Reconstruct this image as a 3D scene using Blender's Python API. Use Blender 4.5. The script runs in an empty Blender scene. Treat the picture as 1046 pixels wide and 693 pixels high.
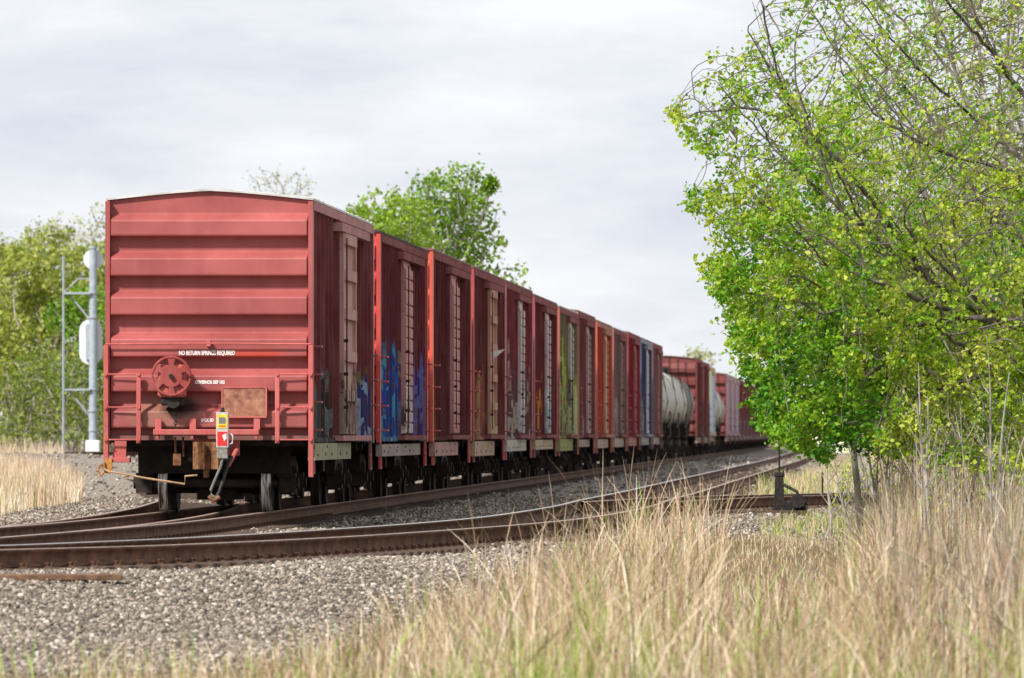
import bpy, math, random, zlib
import numpy as np
from mathutils import Vector, Matrix
from mathutils.kdtree import KDTree

S = bpy.context.scene
COL = S.collection
PI = math.pi

# ------------------------------------------------------------------ camera
F = 9050.0                                   # focal length in photo pixels (photo 1046 wide)
HOR = 443.0                                  # horizon row in the photo
CAMZ = 1.13                                  # metres above the rail heads (z = 0 is the rail head)
cam_d = bpy.data.cameras.new('camera')
cam = bpy.data.objects.new('camera', cam_d)
COL.objects.link(cam)
cam_d.sensor_width = 36.0
cam_d.lens = F / 1046.0 * 36.0
cam_d.clip_start = 0.5
cam_d.clip_end = 20000
cam.location = (0, 0, CAMZ)
cam.rotation_euler = (PI / 2 + math.atan((HOR - 346.5) / F), 0, 0)
cam_d.dof.use_dof = True
cam_d.dof.focus_distance = 124
cam_d.dof.aperture_fstop = 7.0
S.camera = cam

# ------------------------------------------------------------------ light
SUN_DIR = Vector((-0.75, -0.82, 1.0)).normalized()      # towards the sun
sun_d = bpy.data.lights.new('sun', 'SUN')
sun_d.energy = 4.5
sun_d.angle = math.radians(5)
sun_d.color = (1.0, 0.95, 0.88)
sun = bpy.data.objects.new('sun', sun_d)
COL.objects.link(sun)
sun.rotation_euler = (-SUN_DIR).to_track_quat('-Z', 'Y').to_euler()
sun.location = (-60, -60, 90)

W = bpy.data.worlds.new('World')
S.world = W
W.use_nodes = True
nt = W.node_tree
nt.nodes.clear()
wo = nt.nodes.new('ShaderNodeOutputWorld')
bg = nt.nodes.new('ShaderNodeBackground')
sky = nt.nodes.new('ShaderNodeTexSky')
sky.sky_type = 'NISHITA'
sky.sun_disc = False
sky.sun_elevation = math.asin(SUN_DIR.z)
sky.sun_rotation = math.atan2(SUN_DIR.x, SUN_DIR.y)
tc = nt.nodes.new('ShaderNodeTexCoord')
mp = nt.nodes.new('ShaderNodeMapping')
mp.inputs['Scale'].default_value = (17, 17, 62)
mp.inputs['Location'].default_value = (3.1, 1.7, 0.6)
nz = nt.nodes.new('ShaderNodeTexNoise')
nz.inputs['Scale'].default_value = 1.0
nz.inputs['Detail'].default_value = 6
nz.inputs['Roughness'].default_value = 0.58
cr = nt.nodes.new('ShaderNodeValToRGB')
cr.color_ramp.elements[0].position = 0.36
cr.color_ramp.elements[0].color = (5.6, 5.9, 6.7, 1)
cr.color_ramp.elements[1].position = 0.62
cr.color_ramp.elements[1].color = (7.7, 7.8, 8.1, 1)
mx = nt.nodes.new('ShaderNodeMix')
mx.data_type = 'RGBA'
mx.inputs[0].default_value = 0.93
nt.links.new(tc.outputs['Generated'], mp.inputs[0])
nt.links.new(mp.outputs[0], nz.inputs['Vector'])
nt.links.new(nz.outputs['Fac'], cr.inputs[0])
nt.links.new(sky.outputs[0], mx.inputs[6])
nt.links.new(cr.outputs[0], mx.inputs[7])
nt.links.new(mx.outputs[2], bg.inputs[0])
bg.inputs[1].default_value = 0.095
nt.links.new(bg.outputs[0], wo.inputs[0])

S.view_settings.view_transform = 'Standard'
S.view_settings.look = 'None'
S.view_settings.gamma = 1
S.view_settings.exposure = 0.45
S.render.engine = 'CYCLES'
S.cycles.max_bounces = 6
S.cycles.transparent_max_bounces = 8
S.cycles.use_denoising = True

# ------------------------------------------------------------------ helpers
def P(px, D):
    """lateral world X of a photo column at distance D (layout measuring)"""
    return (px - 523.0) / F * D

def link(o, parent=None):
    COL.objects.link(o)
    if parent is not None:
        o.parent = parent
    return o

def tag(o, label=None, cat=None, group=None, kind=None):
    if label: o['label'] = label
    if cat: o['category'] = cat
    if group: o['group'] = group
    if kind: o['kind'] = kind
    return o

def empty(name, loc, rz=0.0):
    o = bpy.data.objects.new(name, None)
    o.empty_display_size = 0.3
    link(o)
    o.location = loc
    o.rotation_euler = (0, 0, rz)
    return o

def copy_tree(o, parent=None):
    c = o.copy()
    COL.objects.link(c)
    c.parent = parent
    for ch in [k for k in o.children]:
        copy_tree(ch, c)
    return c

class MB:
    def __init__(s):
        s.v = []; s.f = []; s.m = []
    def add(s, vs, fs, mi=0):
        b = len(s.v)
        s.v += [tuple(v) for v in vs]
        s.f += [tuple(b + i for i in f) for f in fs]
        s.m += [mi] * len(fs)
        return s
    def box(s, x0, x1, y0, y1, z0, z1, mi=0):
        v = [(x0,y0,z0),(x1,y0,z0),(x1,y1,z0),(x0,y1,z0),(x0,y0,z1),(x1,y0,z1),(x1,y1,z1),(x0,y1,z1)]
        return s.add(v, [(3,2,1,0),(4,5,6,7),(0,1,5,4),(1,2,6,5),(2,3,7,6),(3,0,4,7)], mi)
    def bbox(s, x0, x1, y0, y1, z0, z1, b=0.01, mi=0):
        """box with chamfered vertical (z) edges and top/bottom"""
        def ring(z, e):
            return [(x0+b+e,y0+e,z),(x1-b-e,y0+e,z),(x1-e,y0+b+e,z),(x1-e,y1-b-e,z),(x1-b-e,y1-e,z),(x0+b+e,y1-e,z),(x0+e,y1-b-e,z),(x0+e,y0+b+e,z)]
        vs = ring(z0, b*.6)+ring(z0+b, 0)+ring(z1-b, 0)+ring(z1, b*.6)
        fs = [tuple(range(7,-1,-1)), tuple(range(24,32))]
        for r in range(3):
            for i in range(8):
                j = (i+1) % 8
                fs.append((r*8+i, r*8+j, r*8+8+j, r*8+8+i))
        return s.add(vs, fs, mi)
    def prism(s, poly, a, b, axis='y', mi=0):
        """poly: 2-D outline; extruded from a to b along axis; (u,w) are the other two axes in order"""
        n = len(poly)
        def mk(u, w, t):
            return {'x': (t,u,w), 'y': (u,t,w), 'z': (u,w,t)}[axis]
        vs = [mk(u,w,a) for u,w in poly] + [mk(u,w,b) for u,w in poly]
        fs = [tuple(range(n)), tuple(range(2*n-1, n-1, -1))]
        for i in range(n):
            j = (i+1) % n
            fs.append((i, n+i, n+j, j))
        return s.add(vs, fs, mi)
    def cyl(s, c, r, h, axis='z', n=16, r2=None, mi=0, cap=True):
        r2 = r if r2 is None else r2
        vs = []
        for k,(t,rr) in enumerate(((0,r),(h,r2))):
            for i in range(n):
                a = 2*PI*i/n
                u, w = rr*math.cos(a), rr*math.sin(a)
                p = {'x': (t,u,w), 'y': (w,t,u), 'z': (u,w,t)}[axis]
                vs.append((c[0]+p[0], c[1]+p[1], c[2]+p[2]))
        fs = [(i,(i+1)%n,n+(i+1)%n,n+i) for i in range(n)]
        if cap:
            fs += [tuple(range(n-1,-1,-1)), tuple(range(n,2*n))]
        return s.add(vs, fs, mi)
    def tube(s, pts, r, n=8, mi=0, closed=False):
        pts = [Vector(p) for p in pts]
        N = len(pts)
        rs = r if isinstance(r, (list, tuple)) else [r]*N
        vs = []
        up = Vector((0.013, 0.021, 1))
        for i, p in enumerate(pts):
            if closed:
                d = pts[(i+1) % N] - pts[i-1]
            else:
                d = pts[min(i+1,N-1)] - pts[max(i-1,0)]
            d.normalize()
            a = d.cross(up)
            if a.length < 0.05: a = d.cross(Vector((1,0,0)))
            a.normalize(); b = a.cross(d)
            for k in range(n):
                t = 2*PI*k/n
                vs.append(p + (a*math.cos(t) + b*math.sin(t))*rs[i])
        fs = []
        for i in range(N if closed else N-1):
            for k in range(n):
                j = (i+1) % N
                fs.append((i*n+k, j*n+k, j*n+(k+1)%n, i*n+(k+1)%n))
        if not closed:
            fs += [tuple(range(n)), tuple(range(N*n-1, (N-1)*n-1, -1))]
        return s.add(vs, fs, mi)
    def build(s, name, mats, parent=None, smooth=False):
        me = bpy.data.meshes.new(name)
        me.from_pydata(s.v, [], s.f)
        if not isinstance(mats, (list, tuple)): mats = [mats]
        for m in mats: me.materials.append(m)
        if any(s.m): me.polygons.foreach_set('material_index', s.m)
        if smooth: me.polygons.foreach_set('use_smooth', [True]*len(me.polygons))
        me.update()
        o = bpy.data.objects.new(name, me)
        return link(o, parent)

def np_mesh(name, V, Fc, mats, parent=None, tint=None, mat_idx=None, smooth=False, attr='tint'):
    """V (n,3), Fc (m,k) constant-size faces"""
    me = bpy.data.meshes.new(name)
    n, m, k = len(V), len(Fc), Fc.shape[1]
    me.vertices.add(n); me.vertices.foreach_set('co', np.ascontiguousarray(V, dtype=np.float32).ravel())
    me.loops.add(m*k); me.loops.foreach_set('vertex_index', np.ascontiguousarray(Fc, dtype=np.int32).ravel())
    me.polygons.add(m); me.polygons.foreach_set('loop_start', np.arange(0, m*k, k, dtype=np.int32))
    if mat_idx is not None: me.polygons.foreach_set('material_index', mat_idx.astype(np.int32))
    if smooth: me.polygons.foreach_set('use_smooth', np.ones(m, dtype=bool))
    me.update(calc_edges=True)
    if tint is not None:
        a = me.attributes.new(attr, 'FLOAT', 'POINT')
        a.data.foreach_set('value', np.ascontiguousarray(tint, dtype=np.float32))
    if not isinstance(mats, (list, tuple)): mats = [mats]
    for mm in mats: me.materials.append(mm)
    o = bpy.data.objects.new(name, me)
    return link(o, parent)

# ------------------------------------------------------------------ materials
class NT:
    def __init__(s, name):
        s.m = bpy.data.materials.new(name); s.m.use_nodes = True
        s.t = s.m.node_tree; s.t.nodes.clear()
        s.out = s.n('ShaderNodeOutputMaterial')
    def n(s, typ, **kw):
        nd = s.t.nodes.new(typ)
        for k, v in kw.items(): setattr(nd, k, v)
        return nd
    def l(s, a, b): s.t.links.new(a, b)
    def coord(s, scale=(1,1,1), loc=(0,0,0), kind='Object'):
        t = s.n('ShaderNodeTexCoord'); m = s.n('ShaderNodeMapping')
        m.inputs['Scale'].default_value = scale; m.inputs['Location'].default_value = loc
        s.l(t.outputs[kind], m.inputs[0]); return m.outputs[0]
    def noise(s, vec, scale, detail=4, rough=.55, dist=0):
        n = s.n('ShaderNodeTexNoise'); n.inputs['Scale'].default_value = scale
        n.inputs['Detail'].default_value = detail; n.inputs['Roughness'].default_value = rough
        n.inputs['Distortion'].default_value = dist
        s.l(vec, n.inputs['Vector']); return n.outputs['Fac']
    def ramp(s, fac, stops, const=False):
        r = s.n('ShaderNodeValToRGB'); cr = r.color_ramp
        if const: cr.interpolation = 'CONSTANT'
        while len(cr.elements) < len(stops): cr.elements.new(0.5)
        for e, (p, c) in zip(cr.elements, stops):
            e.position = p
            e.color = (c[0], c[1], c[2], 1) if isinstance(c, (tuple, list)) else (c, c, c, 1)
        s.l(fac, r.inputs[0]); return r.outputs[0]
    def mix(s, fac, a, b, mode='MIX'):
        m = s.n('ShaderNodeMix', data_type='RGBA', blend_type=mode)
        for inp, v in ((m.inputs[0], fac), (m.inputs[6], a), (m.inputs[7], b)):
            if isinstance(v, (int, float)): inp.default_value = v
            elif isinstance(v, tuple): inp.default_value = (v[0], v[1], v[2], 1)
            else: s.l(v, inp)
        return m.outputs[2]
    def math(s, op, a, b=0.0, clamp=False):
        m = s.n('ShaderNodeMath', operation=op); m.use_clamp = clamp
        for inp, v in ((m.inputs[0], a), (m.inputs[1], b)):
            if isinstance(v, (int, float)): inp.default_value = v
            else: s.l(v, inp)
        return m.outputs[0]
    def sep(s, vec):
        x = s.n('ShaderNodeSeparateXYZ'); s.l(vec, x.inputs[0]); return x.outputs
    def band(s, v, lo, hi, soft):
        """1 between lo and hi with soft edges"""
        a = s.n('ShaderNodeMapRange'); a.inputs[1].default_value = lo-soft; a.inputs[2].default_value = lo+soft
        b = s.n('ShaderNodeMapRange'); b.inputs[1].default_value = hi+soft; b.inputs[2].default_value = hi-soft
        s.l(v, a.inputs[0]); s.l(v, b.inputs[0])
        return s.math('MULTIPLY', a.outputs[0], b.outputs[0])
    def surf(s, color, rough=.6, metal=0.0, bump=None, bstr=.3, bdist=.01, spec=.25):
        p = s.n('ShaderNodeBsdfPrincipled')
        for inp, v in ((p.inputs['Base Color'], color), (p.inputs['Roughness'], rough), (p.inputs['Metallic'], metal)):
            if isinstance(v, (int, float)): inp.default_value = v
            elif isinstance(v, tuple): inp.default_value = (v[0], v[1], v[2], 1)
            else: s.l(v, inp)
        p.inputs['Specular IOR Level'].default_value = spec
        if bump is not None:
            b = s.n('ShaderNodeBump'); b.inputs['Strength'].default_value = bstr; b.inputs['Distance'].default_value = bdist
            s.l(bump, b.inputs['Height']); s.l(b.outputs[0], p.inputs['Normal'])
        s.l(p.outputs[0], s.out.inputs[0])
        return s.m

def mul(c, k): return tuple(min(1, x*k) for x in c)
def lerp(a, b, t): return tuple(x*(1-t)+y*t for x, y in zip(a, b))

def paint(name, base, wear=.5, rust=.3, seed=0, graf=None, grime=.45, rough=.9, spec=.03, extra=None):
    """weathered wagon paint; graf = list of (y0, y1, ztop, colours)"""
    n = NT(name)
    v = n.coord(loc=(seed*3.7, seed*1.3, seed*2.1))
    a = n.noise(v, 1.1, 5)
    c = n.mix(n.ramp(a, [(.35, 0), (.7, 1)]), mul(base, .8), lerp(mul(base, 1.12), (.5, .38, .36), .12*wear))
    vs = n.coord(scale=(9, 9, .55), loc=(seed, 0, seed))
    st = n.noise(vs, 1.0, 5, .6)
    c = n.mix(n.math('MULTIPLY', n.ramp(st, [(.52, 0), (.72, 1)]), .6*wear*wear), c, lerp(base, (.62, .46, .42), .5))
    c = n.mix(n.math('MULTIPLY', n.ramp(st, [(.26, 1), (.42, 0)]), .75*wear), c, mul(base, .45))
    r = n.noise(v, 3.3, 8, .7)
    c = n.mix(n.math('MULTIPLY', n.ramp(r, [(.60, 0), (.69, 1)]), rust*1.6, True), c, (.16, .065, .035))
    z = n.sep(n.coord())
    if graf:
        for k, (y0, y1, zt, cols) in enumerate(graf):
            gv = n.coord(scale=(.1, .42, .20), loc=(0, seed*2.3+k*5.1, k*1.7+seed))
            top = n.math('ADD', z[2], n.math('MULTIPLY', n.math('SUBTRACT', n.noise(gv, 3.2, 5, .6), .5), -3.4))
            m = n.math('MULTIPLY', n.band(n.math('ADD', z[1], n.math('MULTIPLY', n.noise(gv, 5, 3), 1.6)), y0+.8, y1+.8, .3), n.band(top, .3, zt, .18))
            cell = n.noise(gv, 2.3, 4, .5, 1.3)
            K = len(cols)
            gc = n.ramp(cell, [(0.28 + .44*i/K if i else 0, cc) for i, cc in enumerate(cols)], const=True)
            c = n.mix(n.math('MULTIPLY', m, n.ramp(n.noise(v, 5, 6, .7), [(.36, .15), (.5, .92)])), c, gc)
    low = n.n('ShaderNodeMapRange'); low.inputs[1].default_value = 2.0; low.inputs[2].default_value = .9
    n.l(z[2], low.inputs[0])
    gm = n.math('MULTIPLY', n.math('MULTIPLY', low.outputs[0], n.ramp(n.noise(v, 2.4, 6, .65), [(.35, 0), (.65, 1)])), grime)
    c = n.mix(gm, c, (.10, .075, .06))
    if extra: c = extra(n, c, v)
    return n.surf(c, rough=rough, bump=n.noise(v, 5, 4), bstr=.2, bdist=.015, spec=spec)

def simple(name, base, var=.35, scale=8, rough=.6, metal=0.0, second=None, bstr=.3, bdist=.004, kind='Object'):
    n = NT(name)
    v = n.coord(kind=kind)
    a = n.noise(v, scale, 6, .6)
    c = n.mix(n.ramp(a, [(.35, 0), (.65, 1)]), mul(base, 1-var), second or mul(base, 1+var))
    return n.surf(c, rough=rough, metal=metal, bump=a, bstr=bstr, bdist=bdist)

M = {}
M['rail'] = simple('rail_rust', (.085, .043, .025), .35, 5, .85, second=(.17, .080, .045))
M['rail_top'] = simple('rail_head', (.34, .25, .19), .25, 3, .45, .2)
M['rail_shiny'] = simple('rail_polished', (.48, .44, .40), .15, 2, .3, .7)
M['tie'] = simple('tie_wood', (.075, .05, .036), .4, 14, .9, bstr=.8)
M['plate'] = simple('tie_plate', (.09, .045, .026), .4, 20, .8)
M['dark'] = simple('underframe_grime', (.018, .014, .012), .5, 6, .75)
M['frame'] = simple('truck_casting', (.028, .020, .016), .5, 9, .75)
M['wheel'] = simple('wheel_steel', (.055, .040, .033), .4, 6, .6)
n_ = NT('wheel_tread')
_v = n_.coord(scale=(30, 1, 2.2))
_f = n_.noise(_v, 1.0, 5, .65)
n_.surf(n_.mix(n_.ramp(_f, [(.42, 0), (.56, 1)]), (.07, .05, .04), (.78, .76, .74)), rough=.35, metal=.3)  # bright streaks painted in for the gloss of the steel
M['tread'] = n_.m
M['rust'] = simple('coupler_rust', (.17, .075, .035), .5, 14, .8, bstr=.8, second=(.27, .13, .06))
M['hose'] = simple('rubber_hose', (.045, .045, .046), .3, 9, .55)
M['hose_grey'] = simple('grey_hose', (.16, .16, .15), .3, 9, .5)
M['galv'] = simple('galvanised_roof', (.52, .51, .50), .25, 2.2, .5, .15)
M['orange'] = simple('orange_strap', (.38, .17, .045), .3, 14, .6)
M['tanbar'] = simple('tan_lever', (.38, .24, .13), .3, 9, .65)
M['white'] = simple('stencil_white', (.82, .76, .74), .08, 12, .6)
M['signal'] = simple('signal_grey', (.36, .41, .46), .15, 5, .5, .2)
M['signal_white'] = simple('signal_back', (.66, .68, .70), .06, 3, .55)
M['wheel_dark'] = simple('tread_dark', (.022, .018, .015), .4, 8, .8)  # darker tread colour for all but the rearmost wheelset
M['iron'] = simple('black_iron', (.022, .018, .016), .5, 12, .7)

# ------------------------------------------------------------------ tracks (plan curves)
def bez(pts, step=.5):
    """Catmull-Rom through (X, D) points resampled evenly"""
    p = np.array([pts[0]] + list(pts) + [pts[-1]], float)
    p[0] = 2*p[1]-p[2]; p[-1] = 2*p[-2]-p[-3]
    out = []
    for i in range(1, len(p)-2):
        a, b, c, d = p[i-1], p[i], p[i+1], p[i+2]
        n = max(2, int(np.linalg.norm(c-b)/.4))
        for t in np.linspace(0, 1, n, endpoint=False):
            out.append(.5*((2*b)+(-a+c)*t+(2*a-5*b+4*c-d)*t*t+(-a+3*b-3*c+d)*t**3))
    out.append(p[-2]); out = np.array(out)
    L = np.r_[0, np.cumsum(np.linalg.norm(np.diff(out, axis=0), axis=1))]
    q = np.arange(0, L[-1], step)
    return np.c_[np.interp(q, L, out[:,0]), np.interp(q, L, out[:,1])]

SL = .04
def train_x(D): return -4.34 + SL*(D-127)
T = {}
T['A'] = bez([(-9.5,72), (-7.2,88), (-5.9,101.5), (-4.95,113.5), (-4.34,127), (-3.9,138), (-1.42,200), (6.58,400), (14.6,600), (23.5,823)])
T['B'] = bez([(-11.5,78.5), (-8.5,81.6), (-6.7,84.8), (-5.14,87.9), (-3.94,91.3), (-2.13,100), (-.02,116), (1.25,135), (2.0,153), (2.86,171.6), (4.05,200), (8.25,300), (12.4,400), (18.6,560), (28.0,800)])
T['C'] = bez([(-6.7,93.5), (-6.0,101), (-5.42,110), (-5.10,120), (-5.0,130), (-5.1,142), (-5.6,165), (-7.2,200), (-10.5,240), (-17,285)])
T['S'] = bez([(1.9,146.5), (2.9,153.5), (4.1,159.5), (6.0,166), (8.5,172.5), (14,184), (22,197)])
T['E'] = bez([(-75,296), (-40,300), (-20,304), (-13,312), (-9,330), (-7,360), (-3,460)])

def offset(path, d):
    g = np.gradient(path, axis=0)
    g /= np.linalg.norm(g, axis=1)[:,None]
    return path + np.c_[g[:,1], -g[:,0]]*d          # +d = to the right when walking away

def left_rise(X, D):
    """the ground on the left climbs gently to the far line"""
    a = np.clip((D-190)/110, 0, 1); a = a*a*(3-2*a)
    b = np.clip((-X-5.5)/4, 0, 1); b = b*b*(3-2*b)
    return .78*a*b

allp = np.vstack([T[k][::2] for k in ('A','B','C','S')])
kd_all = KDTree(len(allp))
for i, p in enumerate(allp): kd_all.insert((p[0], p[1], 0), i)
kd_all.balance()
kdE = KDTree(len(T['E']))
for i, p in enumerate(T['E']): kdE.insert((p[0], p[1], 0), i)
kdE.balance()

def sstep(x, a, b):
    t = np.clip((x-a)/(b-a), 0, 1); return t*t*(3-2*t)

def track_dist(X, D):
    return kd_all.find((X, D, 0))[2]

def ground_z(X, D):
    d = track_dist(X, D)
    base = -.60 + .02*math.sin(X*1.3+D*.31) + left_rise(X, D)
    if D > 300: base += .0
    near = .37*(1-float(sstep(d, 1.55, 8.0)))
    z = base + near
    if D > 200 and X < -5:
        z = max(z, base)
        dE = kdE.find((X, D, 0))[2]
        z += .14*(1-float(sstep(dE, 1.6, 4)))
    # little mound of spilled ballast in front of the wagons
    z += .10*math.exp(-((X+2.45)/.45)**2-((D-112.5)/2.5)**2)
    return z

def rail_mesh(path, zf, parent, shiny=False):
    prof = [(-.075,-.18),(.075,-.18),(.075,-.165),(.012,-.148),(.010,-.045),(.036,-.032),(.037,-.006),(.030,0),(-.030,0),(-.037,-.006),(-.036,-.032),(-.010,-.045),(-.012,-.148),(-.075,-.165)]
    g = np.gradient(path, axis=0); g /= np.linalg.norm(g, axis=1)[:,None]
    nrm = np.c_[g[:,1], -g[:,0]]
    N, K = len(path), len(prof)
    V = np.zeros((N, K, 3))
    z = np.array([zf(x, y) for x, y in path])
    for k, (u, w) in enumerate(prof):
        V[:,k,0] = path[:,0]+nrm[:,0]*u; V[:,k,1] = path[:,1]+nrm[:,1]*u; V[:,k,2] = z+w
    idx = np.arange(N*K).reshape(N, K)
    a = idx[:-1]; b = idx[1:]
    Fc = np.stack([a, b, np.roll(b, -1, 1), np.roll(a, -1, 1)], -1).reshape(-1, 4)
    mi = np.tile(np.array([0,0,0,0,0,0,1,1,1,0,0,0,0,0]), N-1)
    return np_mesh('rail', V.reshape(-1,3), Fc, [M['rail'], M['rail_shiny' if shiny else 'rail_top']], parent, mat_idx=mi)

# tie + plate prototypes (mesh data shared)
def tie_meshes():
    b = MB().bbox(-1.28, 1.28, -.115, .115, -.34, -.185, .012)
    o = b.build('tie', M['tie'])
    ps = []
    for s in (-1, 1):
        q = MB(); cx = s*.755
        q.box(cx-.17, cx+.17, -.095, .095, -.187, -.176)
        for u in (-.105, .105):
            for w in (-.05, .05):
                q.cyl((cx+u, w, -.178), .017, .035, 'z', 6)
                q.box(cx+u-.022, cx+u+.022, w-.02, w+.02, -.150, -.136)
        ps.append(q.build('tie_plate', M['plate'], o))
    return o, ps
tie0, plate0 = tie_meshes()
tie_used = [False]

def make_track(key, label, tie_range, max_far=900, shiny=False, zf=lambda x, y: 0.0):
    path = T[key]
    c = path[len(path)//3]
    root = empty('railway_track', (0, 0, 0))
    tag(root, label, 'railway track')
    for s in (-1, 1):
        rail_mesh(offset(path, s*.7545), zf, root, shiny and s == -1)
    g = np.gradient(path, axis=0)
    k = 0
    far = MB()
    for i in range(0, len(path)):
        X, D = path[i]
        if D < 70: continue
        ang = math.atan2(g[i][1], g[i][0]) - PI/2
        if tie_range[0] <= D <= tie_range[1] and k < 100:
            if not tie_used[0]:
                t = tie0; tie_used[0] = True
            else:
                t = tie0.copy(); COL.objects.link(t)
                for p_ in plate0:
                    pl = p_.copy(); COL.objects.link(pl); pl.parent = t
            t.parent = root
            t.location = (X, D, zf(X, D)); t.rotation_euler = (0, 0, ang)
            k += 1
        elif D < 330 and i % 1 == 0:
            cs, sn = math.cos(ang), math.sin(ang)
            z = zf(X, D)
            vs = [(X+u*cs-w*sn, D+u*sn+w*cs, z+h) for h in (-.3, -.187) for u, w in ((-1.28,-.11),(1.28,-.11),(1.28,.11),(-1.28,.11))]
            far.add(vs, [(3,2,1,0),(4,5,6,7),(0,1,5,4),(1,2,6,5),(2,3,7,6),(3,0,4,7)])
    if far.f:
        o = far.build('ties', M['tie'], root); o['kind'] = 'stuff'
    return root

make_track('A', 'rusty track that the red freight cars stand on', (96, 142))
make_track('B', 'nearest rusty track curving across the foreground beside the train', (80, 124), shiny=True)
make_track('C', 'track branching off to the left under the last red boxcar', (108, 140), zf=lambda x, y: -.006)
make_track('S', 'short rusty spur track running to the right behind the switch stand', (146, 176))
make_track('E', 'distant rusty track at the foot of the left woods', (298, 310), zf=lambda x, y: .50)

# ------------------------------------------------------------------ ground sheet
def axis(dense, a, b, out):
    c = list(np.arange(a, b, dense))
    lo = [a-d for d in out][::-1]; hi = [b+d for d in out]
    return np.array(lo + c + hi)
xs = axis(.45, -18, 19, [2, 6, 14, 30, 70, 160, 400, 1200, 4000])
ys = np.array([-3000, -800, -200, -60, 0, 25, 40, 50] + list(np.arange(55, 135, .55)) + list(np.arange(135, 200, 1.0)) + list(np.arange(200, 420, 4)) + list(np.arange(420, 900, 20)) + [1000, 1500, 2500, 5000, 9000])
XX, YY = np.meshgrid(xs, ys)
ZZ = np.array([ground_z(x, y) for x, y in zip(XX.ravel(), YY.ravel())])
BM = np.array([track_dist(x, y) for x, y in zip(XX.ravel(), YY.ravel())])
V = np.c_[XX.ravel(), YY.ravel(), ZZ]
GRASS = [(-3.9,44), (-3.1,56), (-2.0,63), (-1.15,69), (-.55,77), (.25,88), (1.0,100), (1.75,112), (2.7,119), (5.2,121), (7.0,150), (16,150), (16,44)]
def in_poly(px, py, poly):
    inside = np.zeros(len(px), bool)
    n_ = len(poly); j = n_-1
    for i in range(n_):
        xi, yi = poly[i]; xj, yj = poly[j]
        c = ((yi > py) != (yj > py)) & (px < (xj-xi)*(py-yi)/(yj-yi+1e-12)+xi)
        inside ^= c; j = i
    return inside
BM = np.where(in_poly(V[:,0]-.3, V[:,1], GRASS), 20.0, BM)
nx, ny = len(xs), len(ys)
ii = np.arange(nx*ny).reshape(ny, nx)
Fc = np.stack([ii[:-1,:-1], ii[:-1,1:], ii[1:,1:], ii[1:,:-1]], -1).reshape(-1, 4)

n = NT('ground_gravel_and_straw')
v = n.coord()
at = n.n('ShaderNodeAttribute'); at.attribute_name = 'dist'
vor = n.n('ShaderNodeTexVoronoi'); vor.inputs['Scale'].default_value = 17; n.l(v, vor.inputs['Vector'])
cc = n.sep(vor.outputs['Color'])
grav = n.ramp(cc[0], [(0, (.09,.075,.062)), (.35, (.17,.145,.12)), (.7, (.27,.235,.20)), (1, (.42,.38,.33))])
grav = n.mix(n.ramp(n.noise(v, .7, 4), [(.35, 0), (.7, .5)]), grav, (.22, .17, .13))
soil = n.ramp(n.noise(v, 2.5, 8, .7), [(.3, (.09,.06,.035)), (.5, (.17,.12,.07)), (.62, (.14,.13,.05)), (.75, (.26,.20,.12))])
edge = n.math('ADD', at.outputs['Fac'], n.math('MULTIPLY', n.noise(v, .8, 4), 1.6))
msk = n.n('ShaderNodeMapRange'); msk.inputs[1].default_value = 10.2; msk.inputs[2].default_value = 11.4
n.l(edge, msk.inputs[0])
n.surf(n.mix(msk.outputs[0], grav, soil), rough=.9, bump=vor.outputs['Distance'], bstr=.6, bdist=.03)
g = np_mesh('ground', V, Fc, n.m, tint=BM, attr='dist', smooth=True)
tag(g, kind='structure')

# ------------------------------------------------------------------ ballast stones
RNG = np.random.default_rng(11)
def in_poly(px, py, poly):
    inside = np.zeros(len(px), bool)
    n_ = len(poly); j = n_-1
    for i in range(n_):
        xi, yi = poly[i]; xj, yj = poly[j]
        c = ((yi > py) != (yj > py)) & (px < (xj-xi)*(py-yi)/(yj-yi+1e-12)+xi)
        inside ^= c; j = i
    return inside

def vis_points(n_, d0, d1, margin=.35, power=1.0):
    """random ground points in the wedge the camera looks along, wider than the frame"""
    u = RNG.random(n_)
    D = np.sqrt(d0*d0+(d1*d1-d0*d0)*u) if power == 1.0 else d0+(d1-d0)*u**power
    X = (RNG.random(n_)*2-1)*(.0578*D*(1+margin))
    return X, D

oc = np.array([[1,0,0],[-1,0,0],[0,1,0],[0,-1,0],[0,0,1],[0,0,-1],[.6,.6,.55],[-.6,.55,.6],[.55,-.6,.6],[-.6,-.6,.5]], float)
def hull_faces():
    import bmesh
    bm = bmesh.new()
    vs = [bm.verts.new(v*(1/np.linalg.norm(v)) if 0 else v) for v in oc]
    bmesh.ops.convex_hull(bm, input=vs)
    bm.verts.index_update(); bmesh.ops.triangulate(bm, faces=bm.faces)
    f = np.array([[v.index for v in fc.verts] for fc in bm.faces]); bm.free(); return f
HF = hull_faces()

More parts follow.
